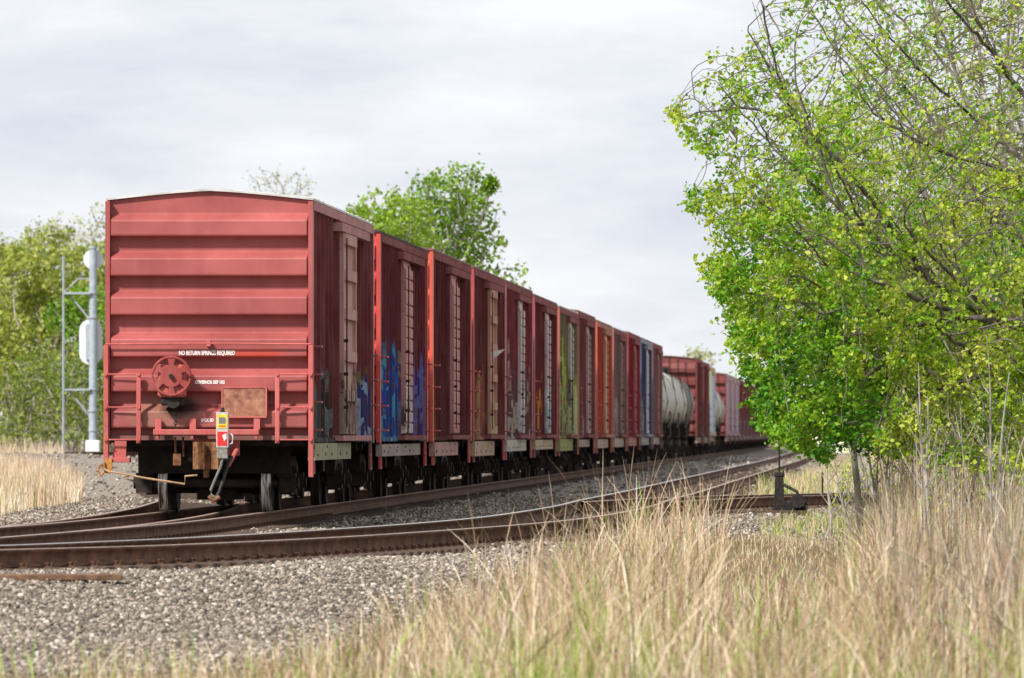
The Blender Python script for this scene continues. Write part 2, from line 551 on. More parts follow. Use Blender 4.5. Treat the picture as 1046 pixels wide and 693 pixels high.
def stones(X, D, size, name, sink=.3):
    Z = np.array([ground_z(x, y) for x, y in zip(X, D)])
    n_ = len(X); K = len(oc)
    base = oc[None]*(1+RNG.normal(0, .22, (n_, K, 3)))
    sc = size[:,None]*(np.array([1,1,.72])*(1+RNG.normal(0, .2, (n_,3))))
    base = base*sc[:,None,:]
    a = RNG.random(n_)*2*PI; b = RNG.normal(0, .5, n_)
    ca, sa, cb, sb = np.cos(a), np.sin(a), np.cos(b), np.sin(b)
    x, y, z = base[...,0], base[...,1], base[...,2]
    y, z = y*cb[:,None]-z*sb[:,None], y*sb[:,None]+z*cb[:,None]
    x, y = x*ca[:,None]-y*sa[:,None], x*sa[:,None]+y*ca[:,None]
    Vv = np.stack([x+X[:,None], y+D[:,None], z+(Z+size*.72*(1-2*sink))[:,None]], -1)
    Fc = (HF[None]+(np.arange(n_)*K)[:,None,None]).reshape(-1, 3)
    t = np.repeat(RNG.random(n_), K)
    o = np_mesh(name, Vv.reshape(-1,3), Fc, M['stone'], tint=t)
    return tag(o, None, None, kind='stuff')

n = NT('ballast_stone')
at = n.n('ShaderNodeAttribute'); at.attribute_name = 'tint'
c = n.ramp(at.outputs['Fac'], [(0, (.02,.016,.013)), (.3, (.07,.056,.044)), (.5, (.17,.138,.108)), (.75, (.30,.25,.195)), (.92, (.46,.40,.33)), (.97, (.66,.62,.56)), (1, (.20,.09,.05))])
nn = n.noise(n.coord(), 22, 5)
n.surf(n.mix(n.ramp(nn, [(.35,0),(.65,.55)]), c, (.30,.26,.21)), rough=.9, bump=nn, bstr=.6, bdist=.01)
M['stone'] = n.m

GRASS = [(-3.9,44), (-3.1,56), (-2.0,63), (-1.15,69), (-.55,77), (.25,88), (1.0,100), (1.75,112), (2.7,119), (5.2,121), (7.0,150), (16,150), (16,44)]
def stone_field(n_, d0, d1, s0, s1, name, label, far=False, maxd=8.2):
    X, D = vis_points(n_, d0, d1)
    dist = np.array([track_dist(x, y) for x, y in zip(X, D)])
    wob = .8*np.sin(X*1.9+D*.37)
    keep = dist+wob*.6 < maxd
    keep &= ~(in_poly(X-.5, D, GRASS))
    # keep the rails themselves clear
    size = s0+(s1-s0)*RNG.random(n_)**2.2
    return X[keep], D[keep], size[keep]
X1, D1, s1 = stone_field(210000, 52, 100, .008, .031, '', '', maxd=10.5)
X2, D2, s2 = stone_field(90000, 100, 190, .014, .038, '', '')
X3, D3, s3 = stone_field(26000, 190, 520, .03, .07, '', '', maxd=5)
Xs, Ds, ss = np.r_[X1,X2,X3], np.r_[D1,D2,D3], np.r_[s1,s2,s3]
# clear the rail heads: drop stones whose centre is within .10 m of a rail
rp = np.vstack([offset(T[k], s*.7545) for k in 'ABCS' for s in (-1,1)])
kr = KDTree(len(rp))
for i, p in enumerate(rp): kr.insert((p[0], p[1], 0), i)
kr.balance()
nb = offset(T['B'], .7545); kb = KDTree(len(nb))
for i, p in enumerate(nb): kb.insert((p[0], p[1], 0), i)
kb.balance()
ok = np.array([kr.find((x, y, 0))[2] > .2 and (y > 104 or kb.find((x, y, 0))[2] > .45) for x, y in zip(Xs, Ds)])
o = stones(Xs[ok], Ds[ok], ss[ok], 'ballast_stones')

# ------------------------------------------------------------------ freight cars
def end_profile():
    """(z, depth) of the horizontally pressed end, rib faces stand proud"""
    under = [1.21, 1.73, 2.23, 2.83, 3.39, 3.96]
    pr = [(1.06, 0), (1.16, 0)]
    d = .165
    for i, u in enumerate(under):
        nxt = under[i+1] if i < 5 else 4.46
        h = min(.235, (nxt-u)*.42)
        pr += [(u-.035, .0), (u-.012, .012), (u-.002, d*.88), (u+.010, d*.97), (u+.03, d), (u+h, d), (u+h+.02, d*.94), (u+h+.105, .016), (u+h+.125, 0)]
    pr += [(4.44, 0), (4.48, 0)]
    return pr

def body_mesh(L, H, name, mats, parent, posts, rib_style='ribs', holes=False):
    b = MB()
    w = 1.42
    # shell: sides, floor, far end
    b.box(-w, w, .10, L-.10, 1.05, H-.06)
    prf = [(z*(H-.0)/4.49 if z > 4.2 else z, d) for z, d in end_profile()]
    cols = [(-1.445, .6), (-1.425, .7), (-1.40, 1), (1.40, 1), (1.425, .7), (1.445, .6)]
    for face, yb, sg in ((0, 0.09, -1), (1, L-.09, 1)):
        vs = []
        for z, d in prf:
            for cx, k in cols:
                vs.append((cx, yb + sg*d*k, z))
        nc = len(cols); fs = []
        for i in range(len(prf)-1):
            for j in range(nc-1):
                q = (i*nc+j, i*nc+j+1, (i+1)*nc+j+1, (i+1)*nc+j)
                fs.append(q if sg < 0 else q[::-1])
        b.add(vs, fs, 2)
        # gable piece above the eaves following the roof crown
        ys_ = (yb+.001, yb+.05) if sg < 0 else (yb-.05, yb-.001)
        top = [(x, H-.02+.135*(1-(abs(x)/1.45)**1.3)) for x in np.linspace(1.445, -1.445, 13)]
        b.prism([(-1.445, H-.14), (1.445, H-.14)] + top, ys_[0], ys_[1], 'y', 2)
        # corner posts
        for s in (-1, 1):
            x0, x1 = sorted((s*1.425, s*1.49))
            y0, y1 = (yb-.15, yb+.16) if sg < 0 else (yb-.16, yb+.15)
            b.box(x0, x1, y0, y1, .98, H-.03, 2)
        # bottom flange of the end
        y0, y1 = (yb-.06, yb+.1) if sg < 0 else (yb-.1, yb+.06)
        b.box(-1.42, 1.42, y0, y1, 1.035, 1.10, 2)
    # side posts (hat sections)
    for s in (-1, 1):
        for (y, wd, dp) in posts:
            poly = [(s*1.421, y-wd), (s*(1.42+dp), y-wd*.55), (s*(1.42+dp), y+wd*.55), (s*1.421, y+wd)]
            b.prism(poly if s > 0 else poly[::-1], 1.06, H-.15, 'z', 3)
        # top chord and bottom sill
        x0, x1 = sorted((s*1.40, s*1.497))
        b.box(x0, x1, .12, L-.12, H-.155, H-.025, 1)
        x0, x1 = sorted((s*1.40, s*1.475))
        b.box(x0, x1, .12, L-.12, 1.0, 1.075, 0)
    o = b.build(name, mats, parent)
    return o

def roof_mesh(L, H, mat, parent):
    b = MB()
    xsn = np.linspace(-1.49, 1.49, 15)
    def prof(z0, k=0): return [(x, H-.015+z0+.135*(1-(abs(x)/1.49)**1.3)) for x in xsn]
    t = prof(.03); u = prof(0)[::-1]
    b.prism(t+u, .03, L-.03, 'y')
    y = .45
    while y < L-.2:
        b.prism(prof(.048)+prof(.028)[::-1], y-.03, y+.03, 'y'); y += 1.05
    # running-board remnants along the middle of the crown
    return b.build('roof', mat, parent)

def door_mesh(y0, y1, H, mat, parent, style):
    b = MB()
    zt, zb = H-.32, 1.12
    if style == 'corrugated':
        prof = []
        z = zb
        prof.append((1.44, zb))
        while z < zt-.25:
            k_h = .19 if int(z*5) % 4 else .25
            prof += [(1.525, z+.012), (1.552, z+.018), (1.556, z+.03), (1.556, z+k_h-.035), (1.548, z+k_h-.015), (1.525, z+k_h-.005)]
            z += k_h
        prof += [(1.49, zt), (1.44, zt)]
        b.prism(prof, y0, y1, 'y')
    else:
        b.box(1.44, 1.505, y0, y1, zb, zt)
        b.box(1.505, 1.555, y0, y0+.22, zb, zt); b.box(1.505, 1.555, y1-.2, y1, zb, zt)
        for k, z in enumerate((zb, 1.62, 2.22, 2.86, 3.45, zt-.18)):
            b.box(1.505, 1.575, y0+.22, y1-.2, z, z+.16)
    o = b.build('door', mat, parent)
    lk = MB()   # lock rod and handle
    lk.tube([(1.60, y0+.06, zb+.1), (1.60, y0+.06, zt-.1)], .012, 6)
    for z in (1.5, 2.0, 2.5): lk.box(1.545, 1.62, y0+.03, y0+.10, z, z+.05)
    lk.build('lock_rod', M['frame'], o)
    return o

def grab_irons(parent, x, y, zs, mat, width=.42, out=.10):
    first = None
    for z in zs:
        if first is None:
            b = MB(); b.tube([(x, y, 0), (x+out, y+.01, 0), (x+out, y+width-.01, 0), (x, y+width, 0)], .016, 6)
            first = o = b.build('grab_iron', mat, parent)
        else:
            o = first.copy(); COL.objects.link(o); o.parent = parent
        o.location = (0, 0, z)

def wheelset(y, parent, bright=False):
    b = MB()
    for s in (-1, 1):
        xi = s*.68
        n_ = 40
        prof = [(.03,.07),(.05,.12),(.02,.15),(.012,.34),(.0,.37),(-.0,.445),(.028,.440),(.038,.418),(.055,.414),(.135,.405),(.14,.37),(.10,.345),(.085,.17),(.13,.14),(.14,.07)]
        vs = []
        for (u, r) in prof:
            for k in range(n_):
                a = 2*PI*k/n_
                vs.append((xi+s*u, y+r*math.cos(a), .414+r*math.sin(a)-.0))
        fs = []; mi = []
        for i in range(len(prof)-1):
            for k in range(n_):
                q = (i*n_+k, i*n_+(k+1)%n_, (i+1)*n_+(k+1)%n_, (i+1)*n_+k)
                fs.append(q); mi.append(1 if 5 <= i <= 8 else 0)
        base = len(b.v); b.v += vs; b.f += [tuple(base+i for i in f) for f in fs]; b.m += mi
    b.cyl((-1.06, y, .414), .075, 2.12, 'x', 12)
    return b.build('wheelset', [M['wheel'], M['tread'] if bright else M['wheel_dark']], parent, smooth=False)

def truck(yc, parent, bright=False):
    wb = .86
    b = MB()
    for s in (-1, 1):
        x0, x1 = sorted((s*.90, s*1.06))
        # cast side frame: top compression member, bottom tension member, journal pedestals
        b.prism([(yc-1.12,.50),(yc-1.12,.66),(yc-.55,.80),(yc+.55,.80),(yc+1.12,.66),(yc+1.12,.50),(yc+.98,.50),(yc+.6,.66),(yc-.6,.66),(yc-.98,.50)], x0, x1, 'x')
        b.prism([(yc-.75,.54),(yc-.35,.24),(yc+.35,.24),(yc+.75,.54),(yc+.62,.56),(yc+.30,.32),(yc-.30,.32),(yc-.62,.56)], x0, x1, 'x')
        for q in (-1, 1):
            b.box(x0, x1, yc+q*.34-.05, yc+q*.34+.05, .30, .70)
            b.box(min(s*.92, s*1.16), max(s*.92, s*1.16), yc+q*wb-.13, yc+q*wb+.13, .27, .56)
            b.cyl((s*1.16 if s > 0 else s*1.20, yc+q*wb, .414), .085, .04, 'x', 12)
    b.box(-1.0, 1.0, yc-.2, yc+.2, .50, .80)
    b.box(-.5, .5, yc-.3, yc+.3, .78, .96)
    b.box(-.30, .30, yc-.62, yc+.62, .17, .40); b.box(-.70, .70, yc-.30, yc+.30, .26, .50)  # rigging blocks added to hide bright gaps and darken the underside
    for q in (-1, 1):   # brake beams
        b.box(-.78, .78, yc+q*.42-.05, yc+q*.42+.05, .34, .42)
    t = b.build('truck', M['frame'], parent)
    sp = MB()
    for s in (-1, 1):
        for u in (-.13, 0, .13):
            pts = [(s*1.0+.055*math.cos(a), yc+u+.055*math.sin(a), .32+.17*a/(10*PI)) for a in np.linspace(0, 10*PI, 42)]
            sp.tube(pts, .013, 5)
    sp.build('spring', M['rust'], t)
    wheelset(yc-wb, t, bright); wheelset(yc+wb, t)
    return t

def underframe(L, parent, detail=True):
    b = MB()
    b.box(-.33, .33, .25, L-.25, .72, 1.045)
    b.box(-1.36, 1.36, .18, .42, .95, 1.045); b.box(-1.36, 1.36, L-.42, L-.18, .95, 1.045)
    for y in np.arange(1.6, L-1.2, 1.6): b.box(-1.38, 1.38, y-.06, y+.06, .86, 1.045)
    b.cyl((-1.0, L*.45, .70), .19, 1.2, 'x', 14)
    b.box(.55, 1.1, L*.55, L*.55+.5, .55, .95)
    for y in (.9, L-1.9): b.box(-.9, .9, y, y+1.0, .90, 1.04)
    b.box(-1.05, -.98, 3.6, L-3.6, .30, 1.0); b.box(.45, .5, 3.8, L-3.8, .42, 1.0)  # dark lengthwise sheets added to close bright gaps between the trucks
    for y in (1.0, L-1.0): b.box(-1.1, 1.1, y-.03, y+.03, .55, 1.0)
    u = b.build('underframe', M['dark'], parent)
    return u

def coupler(y, sg, parent):
    b = MB()
    def Y(a, c): return (min(y+sg*a, y+sg*c), max(y+sg*a, y+sg*c))
    ya, yb_ = Y(-.5, .35); b.box(-.09, .09, ya, yb_, .74, .92)
    # knuckle head: chunky cast block with an open jaw
    out = [(-.22,.30),(-.20,.52),(-.12,.66),(-.03,.60),(-.05,.50),(.05,.46),(.09,.58),(.17,.64),(.21,.52),(.20,.36),(.10,.28)]
    poly = [(u, y+sg*v_) for u, v_ in out]
    b.prism(poly if sg > 0 else poly[::-1], .62, 1.01, 'z')
    b.box(-.06, .02, *Y(.34, .44), .50, .66)
    return b.build('coupler', M['rust'], parent)

sill_n = [0]
def sill_plate(y0, y1, z0, z1, mat, parent):
    b = MB()
    b.box(1.40, 1.505, y0, y1, z0, z1)
    rs = random.Random(int(y1*7)+sill_n[0]); sill_n[0] += 1
    y = y0+.6
    while y < y1-.5:
        q = rs.uniform(.04, .10)
        b.box(1.503, 1.515, y-q, y+q, z0+.06, z0+.06+rs.uniform(.02, .06), 1)
        if rs.random() < .5: b.box(1.503, 1.515, y+.3, y+.36, z1-.07, z1-.03, 1)
        y += rs.uniform(1.2, 2.6)
    return b.build('side_sill', [mat, M['dark']], parent)

def end_stains(n, c, v):
    q = n.coord(); z = n.sep(q)
    nz_ = n.noise(v, 4, 6, .65)
    def blob(cx, cz, rx, rz, soft=.5):
        a = n.math('DIVIDE', n.math('SUBTRACT', z[0], cx), rx); b_ = n.math('DIVIDE', n.math('SUBTRACT', z[2], cz), rz)
        d = n.math('ADD', n.math('MULTIPLY', a, a), n.math('MULTIPLY', b_, b_))
        d = n.math('ADD', d, n.math('MULTIPLY', n.math('SUBTRACT', nz_, .5), 2.4))
        m = n.n('ShaderNodeMapRange'); m.inputs[1].default_value = 1+soft; m.inputs[2].default_value = 1-soft
        n.l(d, m.inputs[0]); return m.outputs[0]
    c = n.mix(n.math('MULTIPLY', blob(-.62, 1.40, .50, .26), .55), c, (.27, .15, .10))
    c = n.mix(n.math('MULTIPLY', blob(-.42, 1.50, .26, .14), .9), c, (.03, .018, .015))
    c = n.mix(n.math('MULTIPLY', blob(-.50, 1.12, .30, .10), .85), c, (.04, .025, .02))
    c = n.mix(n.math('MULTIPLY', blob(.65, 2.28, .45, .06, .3), .8), c, (.46, .055, .03))
    low = n.band(n.math('ADD', z[2], n.math('MULTIPLY', nz_, .12)), .9, 1.17, .03)
    return n.mix(n.math('MULTIPLY', low, .7), c, (.13, .075, .06))

RED_CHORD = (.25, .085, .082)
BL, BH = 15.75, 4.49
def boxcar(D, cfg, idx):
    """cfg: end colour, side colour, door colour, door style, graffiti, sill colour, height"""
    H = cfg.get('H', BH)
    root = empty('boxcar', (train_x(D), D, 0), -math.atan(SL))
    tag(root, cfg['label'], 'boxcar', 'freight cars coupled in the train')
    nm = 'paint'
    ms = paint(nm+'_side', cfg['side'], cfg.get('wear', .5), cfg.get('rust', .4), idx, cfg.get('graf'), grime=cfg.get('grime', .5))  # red sides darker than their ends: flank shade put into the colour
    me = paint(nm+'_end', cfg['end'], .34, .12, idx+31, grime=.35, rough=.5, spec=.45, extra=end_stains if idx == 1 else None) if cfg['end'] != cfg['side'] else ms
    mc = paint(nm+'_chord', cfg.get('chord', RED_CHORD), .6, .4, idx+9, grime=.1)
    ds = paint(nm+'_door', cfg['door'], .8, .5, idx+17, cfg.get('dgraf'), grime=.35)  # paler than the side: faded paint, plus sky light put into the colour
    si = paint(nm+'_sill', cfg['sill'], .7, .8, idx+23, grime=.2)
    pitch = cfg.get('pitch', 1.02)
    posts = [(y, .08, .072) for y in np.arange(.75, 5.6, pitch)] + [(y, .08, .072) for y in np.arange(10.9, BL-.4, pitch)]
    posts += [(5.85, .09, .10), (10.35, .09, .08)]
    mp_ = paint(nm+'_post_lit', lerp(mul(cfg['side'], 1.4), (.42, .2, .18), .03), .55, .5, idx+3, cfg.get('graf'), grime=.5)  # side colour lightened: light on the posts' near faces is painted in
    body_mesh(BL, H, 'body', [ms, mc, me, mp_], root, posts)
    roof_mesh(BL, H, M['galv'] if cfg.get('galv') else simple('roof_grime', cfg.get('roofc', (.16, .085, .075)), .4, 2, .8), root)
    ds_style = cfg.get('style', 'corrugated')
    door_mesh(*((6.35, 9.75) if ds_style == 'plain' else (6.75, 9.15)), H, ds, root, ds_style)
    tr = MB()        # door track and hood
    tr.box(1.44, 1.60, 5.6, 13.2, 1.02, 1.10); tr.box(1.44, 1.58, 5.6, 13.0, H-.33, H-.20)
    tr.build('door_track', mc, root)
    rs = random.Random(idx); s1_ = sill_plate(.25, rs.uniform(8.5, 12.8), rs.uniform(.66,.76), rs.uniform(.95, 1.0), si, root)
    underframe(BL, root)
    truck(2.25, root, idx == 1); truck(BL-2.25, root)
    coupler(0.09, -1, root); coupler(BL-.09, 1, root)
    zs = [1.18, 1.58, 1.98, 2.38]
    grab_irons(root, 1.49, .28, zs, me, out=.09)
    grab_irons(root, 1.49, BL-.75, zs, me, out=.09)
    for y in (.3, BL-.72):
        st = MB()
        st.tube([(1.45, y, 1.0), (1.46, y+.03, .56), (1.46, y+.39, .56), (1.45, y+.42, 1.0)], .022, 6)
        st.tube([(1.45, y+.0, .78), (1.455, y+.42, .78)], .018, 6)
        st.build('sill_step', me, root)
    return root

MAROON = (.088, .013, .018)
cfgs = [
 dict(label='rearmost red boxcar with pressed ribbed end, brake wheel and faded door', end=(.34,.074,.070), side=(.105,.022,.025), door=(.56,.33,.29), H=4.49, style='plain', sill=(.36,.37,.24), chord=(.47,.24,.23), galv=True, pitch=.98,
      graf=[(.6, 4.8, 2.0, [(.02,.02,.02), (.04,.08,.075), (.03,.03,.03), (.12,.19,.18), (.03,.04,.04)]), (11.3, 15.2, 2.1, [(.02,.04,.03), (.03,.10,.36), (.30,.42,.55), (.03,.05,.16), (.16,.2,.07)])],
      dgraf=[(6, 10, 1.9, [(.02,.02,.02), (.25,.22,.16), (.03,.02,.02)])]),
 dict(label='maroon boxcar with blue and turquoise graffiti, second from the rear', end=(.55,.065,.055), side=MAROON, door=(.58,.30,.28), sill=(.42,.34,.30), H=4.42, roofc=(.05,.04,.04), pitch=.92,
      graf=[(.4, 5.7, 2.35, [(.02,.05,.22), (.02,.13,.46), (.015,.07,.30), (.06,.34,.50), (.02,.09,.36), (.42,.52,.16), (.02,.06,.25)]), (10.4, 14.8, 2.3, [(.06,.04,.22), (.14,.16,.38), (.07,.03,.10)])],
      dgraf=[(6, 10, 1.9, [(.75,.72,.70), (.05,.04,.04), (.55,.50,.50)])]),
 dict(label='maroon boxcar with orange-red end and pink ribbed door, third from the rear', end=(.60,.10,.06), side=(.075,.012,.015), door=(.58,.29,.27), sill=(.50,.30,.26), graf=[(.2, .8, 2.2, [(.6,.12,.02), (.7,.2,.03)])]),
 dict(label='brownish red boxcar with tan rust patches and a white placard, fourth from the rear', end=(.45,.055,.06), side=(.08,.017,.016), door=(.52,.28,.20), sill=(.50,.36,.26), style='plain', rust=.9,
      graf=[(1.6, 5.4, 2.3, [(.36,.18,.09), (.28,.10,.07), (.42,.24,.12)])], dgraf=[(6, 10, 1.8, [(.5,.38,.22), (.35,.2,.12)])]),
 dict(label='pinkish red boxcar with white scrawled graffiti low on its side, fifth from the rear', end=(.52,.12,.14), side=(.125,.020,.027), door=(.62,.50,.47), sill=(.52,.48,.40),
      graf=[(1.5, 5.8, 2.4, [(.40,.37,.31), (.10,.08,.07), (.44,.41,.35), (.16,.05,.05)]), (10, 15, 2.4, [(.36,.32,.26), (.12,.06,.06), (.32,.27,.22)])], dgraf=[(6, 10, 2.4, [(.7,.66,.62), (.05,.04,.04), (.66,.62,.60)])]),
 dict(label='dark maroon boxcar with an orange graffiti patch and whitish door, sixth from the rear', end=(.34,.07,.075), side=(.085,.011,.015), door=(.62,.46,.46), sill=(.48,.38,.26), H=4.44,
      graf=[(1.8, 4.8, 2.6, [(.60,.13,.03), (.15,.04,.03), (.55,.28,.06)])], dgraf=[(6, 10, 2.2, [(.55,.62,.58), (.3,.4,.38)])]),
 dict(label='grey olive boxcar covered in yellow-green graffiti, seventh from the rear', end=(.40,.10,.06), side=(.11,.095,.05), door=(.50,.45,.40), sill=(.30,.32,.12), H=4.42, roofc=(.3,.29,.27),
      graf=[(.5, 5.8, 3.4, [(.20,.22,.06), (.50,.52,.04), (.28,.35,.15), (.10,.08,.05), (.36,.38,.2)]), (10, 15.5, 2.9, [(.50,.56,.28), (.40,.44,.12)])], dgraf=[(6, 10, 2.6, [(.6,.6,.2), (.05,.05,.03), (.6,.5,.2)])]),
 dict(label='dusty brown boxcar with small white markings, eighth from the rear', end=(.46,.15,.13), side=(.11,.03,.028), door=(.48,.33,.31), sill=(.42,.32,.26), H=4.50, graf=[(2.0, 5.6, 1.9, [(.45,.36,.34), (.2,.08,.08), (.2,.07,.07)])]),
 dict(label='bright orange-red boxcar with white door marks, ninth from the rear', end=(.55,.10,.04), side=(.26,.038,.02), door=(.62,.36,.24), sill=(.45,.34,.26), H=4.45, chord=(.42,.20,.14)),
 dict(label='greyish brown boxcar with pale low graffiti, tenth from the rear', end=(.40,.13,.10), side=(.11,.07,.062), door=(.34,.20,.18), sill=(.44,.36,.28), H=4.44, roofc=(.2,.18,.17), graf=[(.5, 5, 2.2, [(.38,.34,.32), (.16,.1,.1)])]),
 dict(label='deep red boxcar just before the blue one in the line', end=(.40,.035,.05), side=(.14,.010,.017), door=(.45,.12,.12), sill=(.46,.22,.18), H=4.50),
 dict(label='dark blue boxcar with white door edge', end=(.06,.09,.16), side=(.02,.035,.075), door=(.60,.62,.62), sill=(.38,.36,.30), chord=(.30,.31,.34), graf=[(.4, 4, 2.1, [(.35,.38,.30), (.1,.12,.12)])]),
 dict(label='greyish maroon boxcar just before the white tank cars', end=(.22,.10,.10), side=(.13,.07,.07), door=(.40,.16,.14), sill=(.44,.34,.28)),
]
posD = [127, 144.6, 162.2, 179, 195, 211.8, 229, 243.8, 261, 278, 295, 312, 329]
cars = [boxcar(d, c, i+1) for i, (d, c) in enumerate(zip(posD, cfgs))]

# ---- the visible rear end of the last car: fittings
car1 = cars[0]
fit = paint('fitting_red', (.50, .12, .11), .6, .35, 77, grime=.25)
def E(x, y): return ((x-213.5)/71.3, (523-y)/71.3)       # measured on the end face, metres

b = MB()      # full-width handrail
for yy in (351.3,):
    _, z = E(0, yy)
    b.tube([(-1.48, .0, z), (-1.47, -.15, z), (0, -.16, z+.012), (1.47, -.15, z), (1.50, -.02, z)], .014, 6)
    b.box(-.03, .03, -.17, -.02, z-.03, z+.05)
b.build('handrail', fit, car1)
for sx in (-1, 1):
    b = MB()
    xa = -1.0 if sx < 0 else .99
    xo = -1.475 if sx < 0 else 1.465
    _, zt = E(0, 383); _, zb = E(0, 451)
    b.bbox(xa-.032, xa+.032, -.19, -.15, zb-.02, zt+.02, .006)
    for yy in (382, 415.7, 448.8):
        _, z = E(0, yy)
        b.tube([(xo, -.15, z), (xa, -.17, z)], .013, 6)
        b.cyl((xo, -.20, z), .026, .05, 'y', 6); b.cyl((xa, -.21, z), .026, .05, 'y', 6)
    for yy in (390, 424):
        _, z = E(0, yy)
        b.box(xa-.02, xa+.02, -.16, .0, z-.02, z+.02)
    b.build('ladder', fit, car1)
    b = MB()   # corner stile that carries the outer ends of the rungs
    zlo = E(0, 470)[1] if sx < 0 else E(0, 487)[1]
    b.bbox(min(xo-.03, xo+.04), max(xo-.03, xo+.04), -.16, -.03, zlo, E(0, 352)[1] if sx > 0 else E(0, 352)[1], .008)
    b.build('stile', fit, car1)
# brake wheel
bx, bz = E(177, 384)
bw = MB()
R = .272
bw.tube([(bx+R*math.cos(a), -.42, bz+R*math.sin(a)) for a in np.linspace(0, 2*PI, 36, endpoint=False)], .020, 8, closed=True)
for k in range(6):
    a = PI/6+k*PI/3
    ca, sa = math.cos(a), math.sin(a)
    p = [(-sa*.08, ca*.08), (ca*.17-sa*.035, sa*.17+ca*.035), (ca*.262-sa*.06, sa*.262+ca*.06), (ca*.262+sa*.06, sa*.262-ca*.06), (ca*.17+sa*.035, sa*.17-ca*.035), (sa*.08, -ca*.08)]
    bw.prism([(bx+u, bz+w) for u, w in p], -.43, -.415, 'y')
oct_ = [(bx+.16*math.cos(a), bz+.16*math.sin(a)) for a in np.linspace(0, 2*PI, 12, endpoint=False)]
bw.prism(oct_, -.435, -.41, 'y')
wh = bw.build('brake_wheel', paint('brake_wheel_red', (.30, .06, .055), .6, .35, 78, grime=.1), car1)
hub = MB().cyl((bx, -.49, bz), .035, .09, 'y', 10).build('hub', M['iron'], wh)
b = MB()
b.bbox(bx-.20, bx+.20, -.38, -.12, bz-.30, bz+.17, .03)
b.build('gear_housing', fit, car1)
b = MB()
b.bbox(bx-.16, bx+.20, -.34, -.02, bz-.42, bz-.30, .03)
b.cyl((bx+.02, -.36, bz-.36), .10, .3, 'y', 14)
b.build('gear_box', M['iron'], car1)
b = MB()
zc = bz-.40
k = 0
while zc > E(0, 440)[1]:
    a = (k % 2)*PI/2
    b.tube([(bx+.05+.02*math.cos(t)*math.cos(a), -.28+.02*math.cos(t)*math.sin(a), zc+.034*math.sin(t)) for t in np.linspace(0, 2*PI, 8, endpoint=False)], .007, 5, closed=True)
    zc -= .045; k += 1
b.build('brake_chain', M['iron'], car1)
# crossover platform
b = MB()
x0, z0 = E(158, 444); x1, z1 = E(266, 438)
b.bbox(x0, x1, -.34, -.12, z0, z1, .01)
for px in (162, 197.5, 263):
    xx, _ = E(px, 0); b.box(xx-.045, xx+.045, -.16, -.11, z1, z1+.15); b.box(xx-.02, xx+.02, -.32, -.11, z0-.05, z0)
b.build('crossover_platform', fit, car1)
# rusty placard board
b = MB()
xa, za = E(228, 425); xb, zb = E(272, 396)
b.box(xa, xb, -.145, -.125, za, zb)
pb = b.build('placard_board', simple('weathered_board', (.26, .10, .07), .3, 9, .85, second=(.40, .19, .12)), car1)
b = MB()
for (u0, u1, w0, w1) in ((xa-.01, xb+.01, za-.02, za), (xa-.01, xb+.01, zb, zb+.015), (xa-.018, xa, za, zb), (xb, xb+.018, za, zb)):
    b.box(u0, u1, -.155, -.03, w0, w1)
b.build('board_frame', fit, pb)
# stencils
def text_mesh(body, size, loc, mat, parent, name='stencil', bold=0.0, rot=(PI/2, 0, 0), sx=1.0):
    cu = bpy.data.curves.new(name, 'FONT'); cu.body = body; cu.size = size; cu.align_x = 'CENTER'; cu.align_y = 'CENTER'
    cu.extrude = .001; cu.offset = bold
    tmp = bpy.data.objects.new('tmp', cu); COL.objects.link(tmp)
    dg = bpy.context.evaluated_depsgraph_get()
    me = bpy.data.meshes.new_from_object(tmp.evaluated_get(dg))
    bpy.data.objects.remove(tmp); bpy.data.curves.remove(cu)
    me.materials.clear(); me.materials.append(mat)
    o = bpy.data.objects.new(name, me); link(o, parent)
    o.location = loc; o.rotation_euler = rot; o.scale = (sx, 1, 1)
    return o
for body, px, py, sz, sxx in (('NO RETURN SPRINGS REQUIRED', 211.5, 360.3, .088, .62), ('GOVERNOR DEP 10G', 214.5, 390.2, .066, .68), ('SPCX 3D', 212, 429, .062, .75)):
    lx, lz = E(px, py)
    text_mesh(body, sz, (lx, -.081, lz), M['white'], car1, sx=sxx, bold=.0028)
# grimy underside steps, red lower brackets
b = MB()
xa, _ = E(117, 0); xb, _ = E(127, 0)
b.prism([(xa, E(0,450)[1]), (xa-.03, E(0,467)[1]), (xb+.02, E(0,467)[1]), (xb+.03, E(0,450)[1])], -.06, -.03, 'y')
b.build('end_bracket', fit, car1)
b = MB()
b.bbox(E(111,0)[0], E(133,0)[0], -.16, .1, E(0,472)[1], E(0,467)[1], .006)
b.build('end_step', fit, car1)
b = MB()
b.bbox(E(231,0)[0], E(245,0)[0], -.06, -.02, E(0,465)[1], E(0,449)[1], .006)
b.build('end_bracket', fit, car1)
b = MB()
b.bbox(E(198,0)[0], E(221,0)[0], -.07, -.02, E(0,453)[1], E(0,448)[1], .006)
b.build('end_bracket', fit, car1)
b = MB()    # hand-brake rods hanging behind the coupler
for px in (179, 187):
    xx, _ = E(px, 0); b.tube([(xx, -.08, E(0,446)[1]), (xx+.01, -.08, E(0,466)[1])], .016, 6)
b.box(E(177,0)[0], E(185,0)[0], -.11, -.05, E(0,475)[1], E(0,463)[1])
b.build('brake_rod', M['rust'], car1)
b = MB()    # uncoupling lever
pts = [(106,478), (112,481), (150,488), (190,494), (190.5,486), (203,485)]
b.tube([(*(E(x,y)[0],), -.28, E(x,y)[1]) for x, y in pts], .016, 6)
b.build('uncoupling_lever', M['tanbar'], car1)
b = MB()
b.tube([(E(104,0)[0], -.24, E(0,474)[1]), (E(101,0)[0], -.26, E(0,480)[1]), (E(104,0)[0], -.25, E(0,486)[1]), (E(108,0)[0], -.24, E(0,481)[1]), (E(107,0)[0], -.22, E(0,472)[1])], .02, 6)
